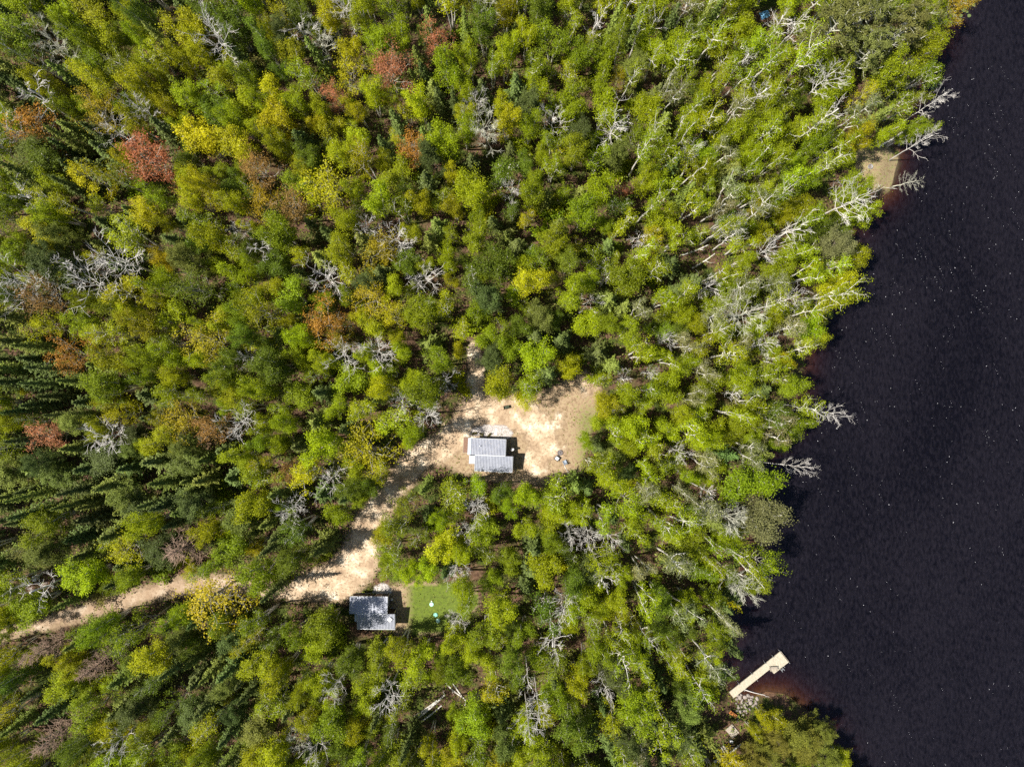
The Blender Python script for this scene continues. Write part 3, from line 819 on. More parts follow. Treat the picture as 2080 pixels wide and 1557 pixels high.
# ---- conifer stands (ellipses in photo pixels: cx, cy, rx, ry, share of conifers)
STANDS = [(110, 980, 260, 220, 0.86), (60, 760, 110, 110, 0.9), (60, 130, 130, 130, 0.5), (130, 330, 120, 90, 0.45), (170, 480, 130, 90, 0.4), (420, 1370, 160, 130, 0.75), (560, 1080, 110, 110, 0.6), (300, 940, 160, 110, 0.72),
          (1140, 480, 110, 90, 0.65), (1290, 190, 80, 110, 0.5), (920, 250, 90, 170, 0.45), (1210, 730, 60, 70, 0.5), (1480, 1250, 70, 60, 0.5), (1340, 1450, 160, 120, 0.45), (1640, 1510, 120, 90, 0.9),
          (680, 510, 70, 60, 0.5), (460, 20, 80, 60, 0.5), (580, 60, 60, 70, 0.6), (330, 60, 60, 60, 0.4), (1450, 60, 80, 70, 0.4), (880, 960, 50, 40, 0.4), (620, 830, 70, 60, 0.3), (380, 560, 60, 50, 0.35),
          (1230, 1000, 60, 60, 0.4), (760, 1050, 40, 60, 0.2), (1370, 280, 60, 60, 0.35), (520, 1180, 70, 50, 0.45), (30, 1450, 70, 60, 0.3), (1130, 650, 60, 60, 0.35), (700, 850, 40, 40, 0.3)]
def conifer_p(px, py):
    s = 0.10 if px < 1250 else 0.035
    for cx, cy, rx, ry, a_ in STANDS:
        d = ((px - cx) / rx) ** 2 + ((py - cy) / ry) ** 2
        s = max(s, a_ * (1 - 0.5 * d) if d < 1.2 else 0)
    return s

def crown_clear(px, py, rpx):
    if px + rpx * 0.62 > edge_x(py): return False
    pt = np.array([[px, py]])
    for kp in KEEP:
        if px < kp[:, 0].min() - rpx or px > kp[:, 0].max() + rpx or py < kp[:, 1].min() - rpx or py > kp[:, 1].max() + rpx: continue
        if inside(pt, kp)[0] or seg_dist(pt, kp, True)[0] < rpx * (1.1 if kp is KEEP[3] or kp is KEEP[5] or kp is KEEP[6] else (0.36 if kp is KEEP[2] else (1.1 if kp is KEEP[4] else 0.84))): return False
    return True

count = {'paper': 0, 'aspen': 0, 'birch': 0, 'thin': 0, 'maple': 0, 'spruce': 0, 'pine': 0}
def try_tree(px, py, kind, r, h, cn, pack):
    zc = CROWN_C[kind] * h
    x0, y0 = P(px, py, zc)[:2]
    if px > 1250:
        ln = lean_for(x0 - 3, y0)
    else: ln = (rng.normal(0, 0.03), rng.normal(0, 0.03))
    x, y = x0 - ln[0] * zc, y0 - ln[1] * zc
    n = NT_
    if n:
        d = np.hypot(TX[:n, 0] - x, TX[:n, 1] - y)
        if (d < (TX[:n, 2] + r) * pack).any(): return False
    if not on_land(x, y, 0.5): return False
    if not crown_clear(px, py, r * FPX / (CAM_H - zc)): return False
    pb = np.array([[x, y]])
    if max(track_d(pb, TRACK)[0], track_d(pb, TRACK_B)[0]) > -0.3: return False
    bx, by = to_px(x, y)
    for kp in (KEEP[0], KEEP[3], KEEP[4]):
        if inside(np.array([[bx, by]]), kp)[0]: return False
    record(x, y, r, kind, cn, h, None, ln)
    count[kind] = count.get(kind, 0) + 1
    return True

def hue_at(px, py):
    """the mix of leaf colours across the forest, as in the photograph"""
    yl = 0.22 + 0.30 * math.exp(-(((px - 430) / 330) ** 2 + ((py - 330) / 330) ** 2))
    if px > 1100: yl *= 0.5
    gr = 0.22 + (0.22 if 850 < px < 1250 and 350 < py < 800 else 0) + (0.12 if py > 1280 and px < 1000 else 0)
    u = rng.random()
    if u < yl * 0.09: return 'yellow'
    if u < yl: return 'yellowgreen'
    if u < yl + gr: return 'green'
    if u < yl + gr + 0.10: return 'deep'
    return 'lime'

# tall white-trunked birches standing out of the lower canopy towards the lake
for _ in range(2600):
    if count['paper'] >= 115: break
    px, py = rng.uniform(1230, 1800), rng.uniform(-20, 1560)
    if rng.random() > (0.25 + 0.75 * min(1, (px - 1230) / 250)): continue
    if px > 1430 and py > 1360: continue
    try_tree(px, py, 'paper', rng.uniform(1.5, 2.5), rng.uniform(13, 18), 'lime' if rng.random() < 0.7 else 'pale', 0.85)
TX[:NT_, 2] *= np.array([0.42 if t['kind'] == 'paper' else 1.0 for t in TREES])
# three passes: canopy, smaller trees between, saplings in what is left
for pas, (tries, pack) in enumerate(((9000, 0.72), (7000, 0.64), (6000, 0.55))):
    for _ in range(tries):
        px, py = rng.uniform(-90, 2020), rng.uniform(-80, 1640)
        if px - 40 > edge_x(py): continue
        cp = conifer_p(px, py)
        if rng.random() < cp:
            if count['spruce'] >= 290: continue
            k = 'pine' if (px > 1500 and py > 1380) or rng.random() < 0.16 else 'spruce'
            r = rng.uniform(1.6, 2.9) * (1, 0.8, 0.6)[pas]; h = rng.uniform(8, 14.5) * (1, 0.8, 0.6)[pas]
            if px > 1470 and py > 1380: h *= 0.55
            try_tree(px, py, k, r, h, 'pineneedle' if px > 1470 and py > 1380 else ('needlelight' if rng.random() < 0.4 else 'needle'), pack * 0.72)
        else:
            u = rng.random()
            if px > 1280: u = u * 0.72 + 0.27
            k = 'aspen' if u < 0.42 else ('birch' if u < 0.74 else ('thin' if u < 0.96 else 'maple'))
            if count[k] >= 296: continue
            r = rng.uniform(1.9, 3.2) * (1, 0.78, 0.6)[pas]; h = rng.uniform(11, 17) * (1, 0.85, 0.62)[pas]
            if px > 1470 and py > 1380: h *= 0.5; r *= 0.8
            elif px > 1300: h *= 0.78
            try_tree(px, py, k, r, h, hue_at(px, py), pack)

# ------------------------------------------------------------------ labels of the trees
LM = {'cabin_a': P(995, 922)[:2], 'cabin_b': P(760, 1240)[:2], 'dock': P(1500, 1390)[:2], 'point': P(1785, 335)[:2], 'box': P(78, 1171)[:2]}
SP_XY = np.array([(t['x'], t['y']) for t in TREES if t['special']])
SP_LAB = [t['special'] for t in TREES if t['special']]
COLW = {'lime': 'lime green', 'yellowgreen': 'yellow-green', 'green': 'mid green', 'deep': 'deep green', 'yellow': 'yellow', 'needle': 'dark green', 'needlelight': 'olive green', 'pineneedle': 'bright olive', 'olive': 'olive', 'pale': 'pale green', 'gold': 'gold', 'rust': 'rust'}
def zone(x, y):
    pb = np.array([[x, y]])
    for nm, key, rad in (('near the cabin with the side deck', 'cabin_a', 13), ('near the cabin with a white panel on its roof', 'cabin_b', 13), ('beside the wooden dock', 'dock', 11), ('behind the grassy point', 'point', 10), ('around the small white box', 'box', 7)):
        if np.hypot(*(LM[key] - pb[0])) < rad: return nm
    if track_d(pb, TRACK)[0] > -5: return 'beside the sandy track'
    d = shore_d(pb)[0]
    if d < 5: return 'on the lake shore'
    if d < 13: return 'in the second row from the lake'
    dd = np.hypot(SP_XY[:, 0] - x, SP_XY[:, 1] - y)
    i, j = np.argsort(dd)[:2]
    if dd[i] < 5.5: return 'next to the ' + SHORT[i]
    if dd[i] < 9: return 'one tree away from the ' + SHORT[i]
    return 'between the ' + SHORT[i] + ' and the ' + SHORT[j]
SHORT = []
for lab in SP_LAB:
    w = lab.split()
    for j, ww in enumerate(w):
        if ww in ('maple', 'aspen', 'larch', 'cedar', 'pine', 'poplar', 'birch', 'bush', 'crown'): break
    SHORT.append(' '.join(w[max(0, j - 2):j + 1]))
CATN = {'paper': 'white-trunked paper birch', 'aspen': 'aspen', 'thin': 'thin-leaved poplar', 'birch': 'birch', 'maple': 'maple', 'spruce': 'spruce', 'pine': 'pine', 'cedar': 'cedar', 'bare': 'bare grey tree', 'snag': 'dead snag with broken top', 'twiggy': 'pale twiggy leafless tree', 'larch': 'larch'}
for t in TREES:
    k = t['kind']
    if t['special']:
        lab, grp = t['special'], None
    else:
        z = zone(t['x'], t['y'])
        size = 'large' if t['r'] > 2.6 else ('medium' if t['r'] > 1.7 else 'small')
        if k in ('bare', 'snag', 'twiggy'): lab = f"{size} {CATN[k]} {z}"
        else:
            hh = t['h'] / t['r']
            lab = f"{size} {COLW[t['col']]} {'tall ' if t['h'] > 13.5 else ('low ' if t['h'] < 9 else '')}{CATN[k]} {z}"
        grp = lab + ' group' if False else lab
    if len(lab.split()) > 16: lab = ' '.join(w for w in lab.split() if w not in ('medium', 'large', 'small', 'tall', 'low', 'bright', 'wide', 'tiny'))
    if len(lab.split()) > 16: lab = lab.split(' and the ')[0].replace('between the', 'near the')
    if grp: grp = lab
    t['root'] = plant(k, t['x'], t['y'], t['h'], t['r'], jitter_col(COLS[t['col']], 0.14), lab, grp, t['lean'])

print('TREES', len(TREES), count)

# ------------------------------------------------------------------ understorey
m, nt, b, o = mat('undergrowth_leaf')
p = wpos(nt); v = attr(nt, 'v')
n1 = noise(nt, 0.18, 4, 0.6, p)
c1 = ramp(nt, v, [(0.0, (0.04, 0.065, 0.010)), (0.5, (0.095, 0.135, 0.014)), (1.0, (0.18, 0.20, 0.02))])
c2 = ramp(nt, v, [(0.0, (0.05, 0.03, 0.018)), (0.5, (0.13, 0.085, 0.045)), (1.0, (0.24, 0.17, 0.11))])
nt.links.new(mixc(nt, maprange(nt, n1, 0.54, 0.68, 0, 0.9), c1, c2), b.inputs['Base Color'])
b.inputs['Roughness'].default_value = 0.7; b.inputs['Specular IOR Level'].default_value = 0.2
n = 330000
xy = np.column_stack([rng.uniform(-92, 78, n), rng.uniform(-70, 70, n)])
d = shore_d(xy)
ok = (d > 0.2) & (np.maximum.reduce([track_d(xy, TRACK), track_d(xy, TRACK_B), poly_d(xy, CLEAR), poly_d(xy, LAWN2), poly_d(xy, POINT)]) < rng.normal(-0.3, 0.5, n))
cl = np.sin(xy[:, 0] * 0.5 + 2 * np.sin(xy[:, 1] * 0.33)) + np.sin(xy[:, 1] * 0.61 + 1.5 * np.sin(xy[:, 0] * 0.27))
ok &= rng.random(n) < 0.55 + 0.3 * cl
xy = xy[ok]; n = len(xy)
hz = gz_arr(xy) + 0.06 + rng.random(n) ** 2 * (0.7 + 0.9 * np.clip(cl[ok], 0, 1))
V, v = leaf_quads(rng, np.column_stack([xy, hz]), 1, (0.0, 0.0, 0.0), (0.10, 0.22), 1.0)
und = link(bpy.data.objects.new('undergrowth', quads_mesh('undergrowth', V, m, rng.random(n))))
tag(und, 'low ferns, seedlings and brush covering the forest floor', 'undergrowth', kind='stuff')
n = 9000
xy = np.column_stack([rng.uniform(-30, 70, n), rng.uniform(-45, 45, n)])
de = np.maximum.reduce([poly_d(xy, CLEAR), poly_d(xy, LAWN2), poly_d(xy, POINT)])
ts_ = track_d(xy, TRACK)
ok = (de > -0.2) & (ts_ < rng.normal(-0.2, 0.4, n)) & (np.abs(xy[:, 0] - LM['cabin_a'][0]) + np.abs(xy[:, 1] - LM['cabin_a'][1]) > 4.8) & (np.abs(xy[:, 0] - LM['cabin_b'][0]) + np.abs(xy[:, 1] - LM['cabin_b'][1]) > 4.8)
xy = xy[ok]
V, v = leaf_quads(rng, np.column_stack([xy, gz_arr(xy) + 0.08]), 4, (0.10, 0.10, 0.03), (0.05, 0.11), 0.5)
tag(link(bpy.data.objects.new('grass_tufts', quads_mesh('grass_tufts', V, m, rng.random(len(V)) * 0.5 + 0.5))), 'dry grass tufts and weeds on the clearings', 'grass', kind='stuff')
nsh = 0
for _ in range(4000):
    if nsh >= 290: break
    px, py = rng.uniform(0, 1900), rng.uniform(0, 1557)
    x, y = P(px, py)[:2]; pb = np.array([[x, y]])
    if shore_d(pb)[0] < 0.6: continue
    if max(track_d(pb, TRACK)[0], track_d(pb, TRACK_B)[0], poly_d(pb, CLEAR)[0], poly_d(pb, LAWN2)[0], poly_d(pb, POINT)[0]) > -0.4: continue
    if not crown_clear(px, py, 8): continue
    dd = np.hypot(TX[:NT_, 0] - x, TX[:NT_, 1] - y)
    if (dd < TX[:NT_, 2] * 0.6).any(): continue
    r = rng.uniform(0.8, 2.0)
    TX[NT_] = (x, y, r * 0.8, 0); NT_ += 1
    cn = ('lime', 'green', 'olive', 'green', 'yellowgreen')[int(rng.integers(5))]
    z = zone(x, y)
    lab = f"low {COLW[cn]} shrub {z}"
    plant('shrub', x, y, rng.uniform(1.2, 3.2), r, jitter_col(COLS[cn]), lab, lab, None, 'shrub'); nsh += 1
# ------------------------------------------------------------------ materials of built things
def roof_mat(name, litter):
    m, nt, b, o = mat(name)
    p = opos(nt)
    a1 = noise(nt, 1.6, 6, 0.7, p); a2 = noise(nt, 6.0, 5, 0.75, p)
    c = ramp(nt, a1, [(0.3, (0.27, 0.29, 0.355)), (0.7, (0.40, 0.42, 0.485))])
    c = mixc(nt, maprange(nt, a2, 0.55, 0.66, 0, litter), c, (0.60, 0.54, 0.46))
    c = mixc(nt, maprange(nt, a2, 0.40, 0.30, 0, litter * 0.6), c, (0.20, 0.15, 0.11))
    nt.links.new(c, b.inputs['Base Color']); b.inputs['Roughness'].default_value = 0.42; b.inputs['Metallic'].default_value = 0.25
    return m
M['roof_a'] = roof_mat('weathered_ribbed_metal', 0.75)
M['roof_b'] = roof_mat('ribbed_metal', 0.18)
M['siding'] = simple('dark_brown_siding', (0.035, 0.022, 0.016), (0.075, 0.045, 0.032), 3, 0.8, stretch=(1, 1, 14))
M['trim'] = simple('pale_trim', (0.38, 0.34, 0.29), (0.55, 0.50, 0.44), 4, 0.7)
M['galv'] = simple('galvanised_edge', (0.40, 0.42, 0.45), (0.60, 0.62, 0.65), 5, 0.45, 0.4)
M['concrete'] = simple('pale_concrete', (0.50, 0.48, 0.45), (0.74, 0.72, 0.68), 5, 0.85)
M['deck'] = simple('red_brown_deck_board', (0.15, 0.085, 0.06), (0.30, 0.18, 0.13), 3, 0.8, stretch=(1, 6, 1))
M['litter_box'] = simple('deck_leaf_litter', (0.12, 0.065, 0.045), (0.36, 0.22, 0.16), 7, 0.9)
M['newwood'] = simple('pale_new_timber', (0.33, 0.295, 0.22), (0.56, 0.51, 0.40), 2.5, 0.75, stretch=(4, 1, 1))
M['oldwood'] = simple('silver_grey_timber', (0.24, 0.20, 0.16), (0.44, 0.385, 0.32), 3, 0.8, stretch=(5, 1, 1))
M['orange_wood'] = simple('orange_stained_timber', (0.36, 0.12, 0.03), (0.55, 0.21, 0.06), 3, 0.6, stretch=(6, 1, 1))
M['glass'] = simple('dark_window_glass', (0.02, 0.025, 0.03), (0.04, 0.05, 0.06), 1, 0.08, spec=0.6)
M['white'] = simple('white_plastic', (0.72, 0.72, 0.72), (0.82, 0.82, 0.82), 2, 0.4)
M['cream'] = simple('cream_metal', (0.62, 0.60, 0.50), (0.74, 0.72, 0.62), 3, 0.5)
M['pale_blue'] = simple('pale_blue_panel', (0.42, 0.52, 0.60), (0.62, 0.70, 0.76), 2, 0.45)
M['black'] = simple('black_metal', (0.012, 0.012, 0.014), (0.03, 0.03, 0.035), 4, 0.5)
M['aqua'] = simple('aqua_plastic', (0.16, 0.48, 0.38), (0.30, 0.62, 0.52), 5, 0.5)
M['aqua_pale'] = simple('pale_aqua_plastic', (0.34, 0.62, 0.56), (0.50, 0.74, 0.68), 5, 0.5)
M['stone'] = simple('shore_stone', (0.13, 0.11, 0.10), (0.40, 0.345, 0.31), 4, 0.85)
M['ash'] = simple('grey_ash', (0.10, 0.095, 0.10), (0.30, 0.28, 0.28), 9, 0.95)
M['char'] = simple('sooty_stone', (0.09, 0.075, 0.075), (0.24, 0.20, 0.20), 6, 0.9)
M['blue_cloth'] = simple('blue_grey_cloth', (0.16, 0.20, 0.27), (0.34, 0.39, 0.46), 6, 0.85)
M['tarp'] = simple('blue_tarpaulin', (0.06, 0.20, 0.42), (0.20, 0.45, 0.68), 3, 0.5)
M['dark_green'] = simple('dark_green_paint', (0.018, 0.030, 0.016), (0.045, 0.06, 0.035), 5, 0.5)
M['dark_red'] = simple('dark_red_paint', (0.12, 0.02, 0.015), (0.2, 0.035, 0.025), 5, 0.5)
M['rubber'] = simple('black_rubber', (0.015, 0.015, 0.015), (0.03, 0.03, 0.03), 8, 0.8)
M['lily'] = simple('lily_pad_green', (0.06, 0.10, 0.03), (0.16, 0.20, 0.06), 3, 0.5)
M['log_end'] = simple('fresh_cut_wood', (0.45, 0.34, 0.24), (0.70, 0.58, 0.46), 6, 0.85)

# ------------------------------------------------------------------ cabins
def rib_roof(x0, x1, y0, z0, y1, z1, pitch=0.25):
    """ribbed metal sheet: profile along x, running from (y0,z0) to (y1,z1), with a slab under it"""
    prof = [(x0, 0.0)]; x = x0 + 0.06
    while x + 0.11 < x1:
        prof += [(x, 0.0), (x + 0.015, 0.07), (x + 0.075, 0.07), (x + 0.09, 0.0)]; x += pitch
    prof.append((x1, 0.0))
    b_ = MB(); n = len(prof)
    vs = [(px, y0, z0 + pz) for px, pz in prof] + [(px, y1, z1 + pz) for px, pz in prof]
    fs = [(i, i + 1, n + i + 1, n + i) for i in range(n - 1)]
    b_.add(vs, fs)
    t = 0.09
    b_.add([(x0 + .005, y0, z0 - .004), (x1 - .005, y0, z0 - .004), (x1 - .005, y1, z1 - .004), (x0 + .005, y1, z1 - .004),
            (x0 + .005, y0, z0 - t), (x1 - .005, y0, z0 - t), (x1 - .005, y1, z1 - t), (x0 + .005, y1, z1 - t)],
           [(0, 1, 2, 3), (7, 6, 5, 4), (0, 4, 5, 1), (1, 5, 6, 2), (2, 6, 7, 3), (3, 7, 4, 0)])
    return b_

def wall_prism(x0, x1, y0, y1, h0, h1):
    """walls of one half of the cabin: height h0 at y0 and h1 at y1"""
    return MB().add([(x0, y0, -0.1), (x1, y0, -0.1), (x1, y1, -0.1), (x0, y1, -0.1), (x0, y0, h0), (x1, y0, h0), (x1, y1, h1), (x0, y1, h1)],
                    [(3, 2, 1, 0), (4, 5, 6, 7), (0, 1, 5, 4), (1, 2, 6, 5), (2, 3, 7, 6), (3, 0, 4, 7)])

def add_window(root, c, w, h, axis_, out):
    """window set on a wall: frame with recessed pane, axis_ 'x' = wall runs along x"""
    f = MB(); p = MB()
    t = 0.05
    def bar(dx, dz, sx, sz):
        if axis_ == 'x': f.box((c[0] + dx, c[1] + out * 0.025, c[2] + dz), (sx, 0.05, sz))
        else: f.box((c[0] + out * 0.025, c[1] + dx, c[2] + dz), (0.05, sx, sz))
    bar(-w / 2, 0, t, h + t); bar(w / 2, 0, t, h + t); bar(0, h / 2, w - t, t); bar(0, -h / 2, w - t, t); bar(0, 0, t * 0.6, h - t)
    fo_ = f.obj('window', M['trim'], root)
    if axis_ == 'x': p.box((c[0], c[1] + out * 0.008, c[2]), (w - 0.02, 0.016, h - 0.02))
    else: p.box((c[0] + out * 0.008, c[1], c[2]), (0.016, w - 0.02, h - 0.02))
    p.obj('pane', M['glass'], fo_)

def cabin(px, py, rz, label, litter):
    c = P(px, py, 2.9)
    root = empty('cabin', (c[0], c[1], 0.0), rz, label, 'cabin')
    W, D, S = 3.12, 2.65, 0.62          # half length, depth of each half, stagger
    ZR, ZE = 3.05, 2.62
    ov = 0.13
    # north half (door side) and south half, staggered along the ridge
    wall_prism(-W - S + ov, W - S - ov, 0.0, D - 0.22, ZR - 0.10, ZE - 0.06).obj('wall', M['siding'], root)
    wall_prism(-W + S + ov, W + S - ov, -D + 0.22, -0.004, ZE - 0.06, ZR - 0.104).obj('wall', M['siding'], root)
    MB().box((-S, D / 2 - 0.11, 0.06), (2 * W - 2 * ov + 0.10, D - 0.22 + 0.10, 0.12)).obj('foundation', M['concrete'], root)
    MB().box((S, -D / 2 + 0.11, 0.058), (2 * W - 2 * ov + 0.10, D - 0.22 + 0.106, 0.118)).obj('foundation', M['concrete'], root)
    rib_roof(-W - S, W - S, 0.0, ZR, D, ZE).obj('roof', M['roof_a'] if litter else M['roof_b'], root)
    rib_roof(-W + S, W + S, -D, ZE, -0.012, ZR - 0.012).obj('roof', M['roof_b'], root)
    # ridge cap over the shared run, verge trim at the open ends
    MB().box((0, 0.0, ZR + 0.052), (2 * W - 2 * S, 0.16, 0.02)).obj('ridge_cap', M['galv'], root)
    for x_, ya, za, yb, zb in ((W - S + 0.02, 0.0, ZR, D, ZE), (-W - S - 0.02, 0.0, ZR, D, ZE), (W + S + 0.02, -D, ZE, 0.0, ZR), (-W + S - 0.02, -D, ZE, 0.0, ZR)):
        MB().tube([(x_, ya, za - 0.02), (x_, yb, zb - 0.02)], (0.05, 0.05), 4).obj('verge_trim', M['galv'], root)
    MB().box((-S, D + 0.05, ZE - 0.06), (2 * W, 0.09, 0.08)).obj('gutter', M['galv'], root)
    MB().box((S, -D - 0.05, ZE - 0.06), (2 * W, 0.09, 0.08)).obj('gutter', M['galv'], root)
    # corner boards
    for x_, y_ in ((W - S - ov, D - 0.22), (-W - S + ov, D - 0.22), (W + S - ov, -D + 0.22), (W + S - ov, -0.02)):
        MB().box((x_, y_, (ZE - 0.1) / 2 + 0.06), (0.10, 0.10, ZE - 0.22)).obj('corner_board', M['trim'], root)
    yw = D - 0.22
    d_ = MB().box((1.05 - S + 0.3, yw + 0.012, 1.12), (0.86, 0.05, 2.0)).obj('door', M['deck'], root)
    MB().box((1.05 - S + 0.62, yw + 0.055, 1.05), (0.05, 0.06, 0.12)).obj('handle', M['galv'], d_)
    fr_ = MB()
    for s in (-1, 1): fr_.box((1.05 - S + 0.3 + s * 0.48, yw + 0.03, 1.16), (0.08, 0.09, 2.1))
    fr_.box((1.05 - S + 0.3, yw + 0.03, 2.25), (1.04, 0.09, 0.08))
    fr_.obj('door_frame', M['trim'], d_)
    MB().box((1.05 - S + 0.3, yw + 0.34, 0.10), (1.15, 0.60, 0.20)).obj('step', M['trim'], root)
    add_window(root, (-1.6 - S, yw, 1.5), 1.1, 0.8, 'x', 1)
    add_window(root, (W - S - ov, D / 2, 1.5), 0.8, 0.8, 'y', 1)
    add_window(root, (W + S - ov, -D / 2, 1.5), 0.9, 0.8, 'y', 1)
    add_window(root, (1.5 + S, -D + 0.22, 1.55), 0.8, 0.7, 'x', -1)
    # cooling unit below the south window
    ac = MB().box((1.25 + S, -D - 0.12, 0.95), (0.85, 0.62, 0.55)).obj('cooling_unit', M['cream'], root)
    g_ = MB()
    for k in range(6): g_.box((1.25 + S - 0.30 + 0.12 * k, -D - 0.44, 0.95), (0.05, 0.02, 0.42))
    g_.obj('grille', M['black'], ac)
    MB().box((1.25 + S, -D - 0.05, 0.33), (0.6, 0.4, 0.70)).obj('unit_stand', M['oldwood'], root)
    # lean-to with a pale roof sheet at the stagger
    wx = 0.98 if litter else 0.52
    ln = MB().box((-W + S - wx / 2 - 0.05, -0.9, 1.05), (wx - 0.12, 1.15, 2.1)).obj('lean_to', M['siding'], root)
    MB().box((-W + S - wx / 2 - 0.05, -0.9, 2.15), (wx, 1.34, 0.06), 0, 0, R(4)).obj('lean_to_roof', M['pale_blue'], ln)
    # vent pipe
    MB().lathe([(0.05, 0), (0.05, 0.38), (0.09, 0.38), (0.09, 0.44)], (-1.2 - S, 1.5, 2.75), 10).obj('vent_pipe', M['galv'], root)
    return root

cab1 = cabin(996, 924.5, R(-2.3), 'cabin with leaf-strewn grey ribbed metal roof and side deck in the sandy clearing', True)
cab2 = cabin(756, 1245.5, R(-0.5), 'shaded cabin with grey ribbed roof under trees at the end of the sandy turnaround', False)
# side deck of the first cabin
dk = MB()
for s in (-1, 1): dk.box((-3.74 - 0.47, 1.33 + s * 1.32, 0.20), (0.98, 0.06, 0.46))
dk.box((-3.74 - 0.98, 1.33, 0.20), (0.06, 2.7, 0.46))
dko = dk.obj('side_deck', M['newwood'], cab1)
for k in range(7):
    MB().box((-3.74 - 0.88 + 0.137 * k, 1.33, 0.36), (0.128, 2.56, 0.05)).obj('deck_board', M['deck'], dko)
V, v = leaf_quads(rng, np.column_stack([rng.uniform(-4.62, -3.7, 160), rng.uniform(0.1, 2.6, 160), np.full(160, 0.40)]), 1, (0, 0, 0), (0.04, 0.09), 2.5)
tag(link(bpy.data.objects.new('fallen_leaves', quads_mesh('fallen_leaves', V, M['litter_box'])), dko), kind='stuff')
xa, xb = -3.74, -3.28
tp_ = [(xa, -0.0, 3.135), (xb, 0.0, 3.135), (xb, 2.66, 2.705), (xa, 2.66, 2.705)]
MB().add(tp_ + [(a_, b_, c_ - 0.02) for a_, b_, c_ in tp_], [(0, 1, 2, 3), (7, 6, 5, 4), (0, 4, 5, 1), (1, 5, 6, 2), (2, 6, 7, 3), (3, 7, 4, 0)]).obj('flashing_sheet', M['pale_blue'], cab1)

def slab(px, py, sx, sy, rz, label, z=0.05):
    c = P(px, py)
    o = MB().box((0, 0, 0), (sx, sy, 0.10)).obj('paving_slab', M['concrete'])
    o.location = (c[0], c[1], gz(c[0], c[1]) + z); o.rotation_euler = (0, 0, rz)
    bv = o.modifiers.new('bevel', 'BEVEL'); bv.width = 0.015; bv.segments = 1
    tag(o, label, 'slab')
slab(1008, 873, 0.48, 0.55, R(-3), 'white concrete slab in the gravel, far one from the cabin door')
slab(1007, 880, 0.50, 0.50, R(-2), 'white concrete slab in the gravel at the step of the sunlit cabin')
slab(771.5, 1198, 0.55, 1.05, 0, 'long white concrete slab leading to the shaded cabin door')

def dish(px, py, label, big=1.0):
    c = P(px, py)
    root = empty('satellite_dish', (c[0], c[1], gz(c[0], c[1])), R(200), label, 'dish')
    MB().tube([(0, 0, -0.2), (0, 0, 1.35)], (0.03, 0.03), 8).obj('pole', M['galv'], root)
    prof = [(0.02, 0.0), (0.12, 0.012), (0.22, 0.04), (0.30, 0.085)]
    d_ = MB().lathe([(0.02, -0.015), (0.12, -0.003), (0.22, 0.025), (0.30, 0.07)] + prof[::-1], (0, 0, 0), 18).obj('reflector', M['white'], root, True)
    d_.location = (0, 0, 1.42); d_.rotation_euler = (R(48), 0, 0); d_.scale = (big, big, big)
    MB().tube([(0, 0.05, 1.40), (0, -0.42, 1.55)], (0.014, 0.014), 5).obj('feed_arm', M['galv'], root)
dish(1041.0, 911.5, 'small white dish on a pole in the shadow of the sunlit cabin')
dish(799.5, 1211.5, 'small white dish on a pole in the shadow of the shaded cabin', 0.6)
# flat white panel on the second cabin's roof
c = P(792, 1257.5, 3.1)
root = empty('roof_antenna', (c[0], c[1], 2.86), R(45), 'flat white square antenna panel standing on the grey cabin roof', 'antenna')
MB().box((0, 0, 0.30), (0.62, 0.62, 0.05), 0, R(8)).obj('panel', M['white'], root)
MB().tube([(0, 0, -0.05), (0, 0, 0.28)], (0.03, 0.03), 8).obj('mast', M['galv'], root)
MB().box((0, 0, 0.02), (0.40, 0.06, 0.04)).obj('foot', M['black'], root)

# shrubs planted in the gravel
for px, py, r_, nm in ((963, 880, 0.34, 'round olive shrub in the gravel beside the deck corner'), (978.5, 880.5, 0.32, 'middle one of the olive shrubs planted in the gravel'), (994, 882, 0.30, 'olive shrub in the gravel closest to the door slab')):
    x, y = P(px, py)[:2]
    plant('shrub', x, y, 0.55, r_, (0.13, 0.115, 0.022), nm, None, None, 'shrub')

# ------------------------------------------------------------------ things in the clearing
c = P(1137.5, 919)
root = empty('fire_pit', (c[0], c[1], gz(c[0], c[1])), 0, 'round stone fire ring with grey ash in the clearing', 'fire pit')
for k in range(13):
    t = 2 * math.pi * k / 13; g_ = np.random.default_rng(40 + k)
    vs = np.array([(x, y, z) for z in (-0.06, 0.17) for y in (-0.08, 0.08) for x in (-0.075, 0.075)]) * g_.uniform(0.8, 1.15, (8, 3))
    vs = vs @ rot('z', t + g_.normal(0, 0.1)).T + (0.42 * math.cos(t), 0.42 * math.sin(t), 0)
    MB().add(vs, [(0, 2, 3, 1), (4, 5, 7, 6), (0, 1, 5, 4), (2, 6, 7, 3), (0, 4, 6, 2), (1, 3, 7, 5)]).obj('stone', M['char'], root)
MB().lathe([(0.36, 0.0), (0.33, 0.045), (0.2, 0.07), (0.05, 0.09)], (0, 0, 0), 16).obj('ash_bed', M['ash'], root)
for k in range(3):
    t = k * 2.1 + 0.3
    MB().tube([(-0.22 * math.cos(t), -0.22 * math.sin(t), 0.10 + 0.03 * k), (0.22 * math.cos(t), 0.22 * math.sin(t), 0.12 + 0.03 * k)], (0.035, 0.03), 6).obj('charred_log', M['char'], root)

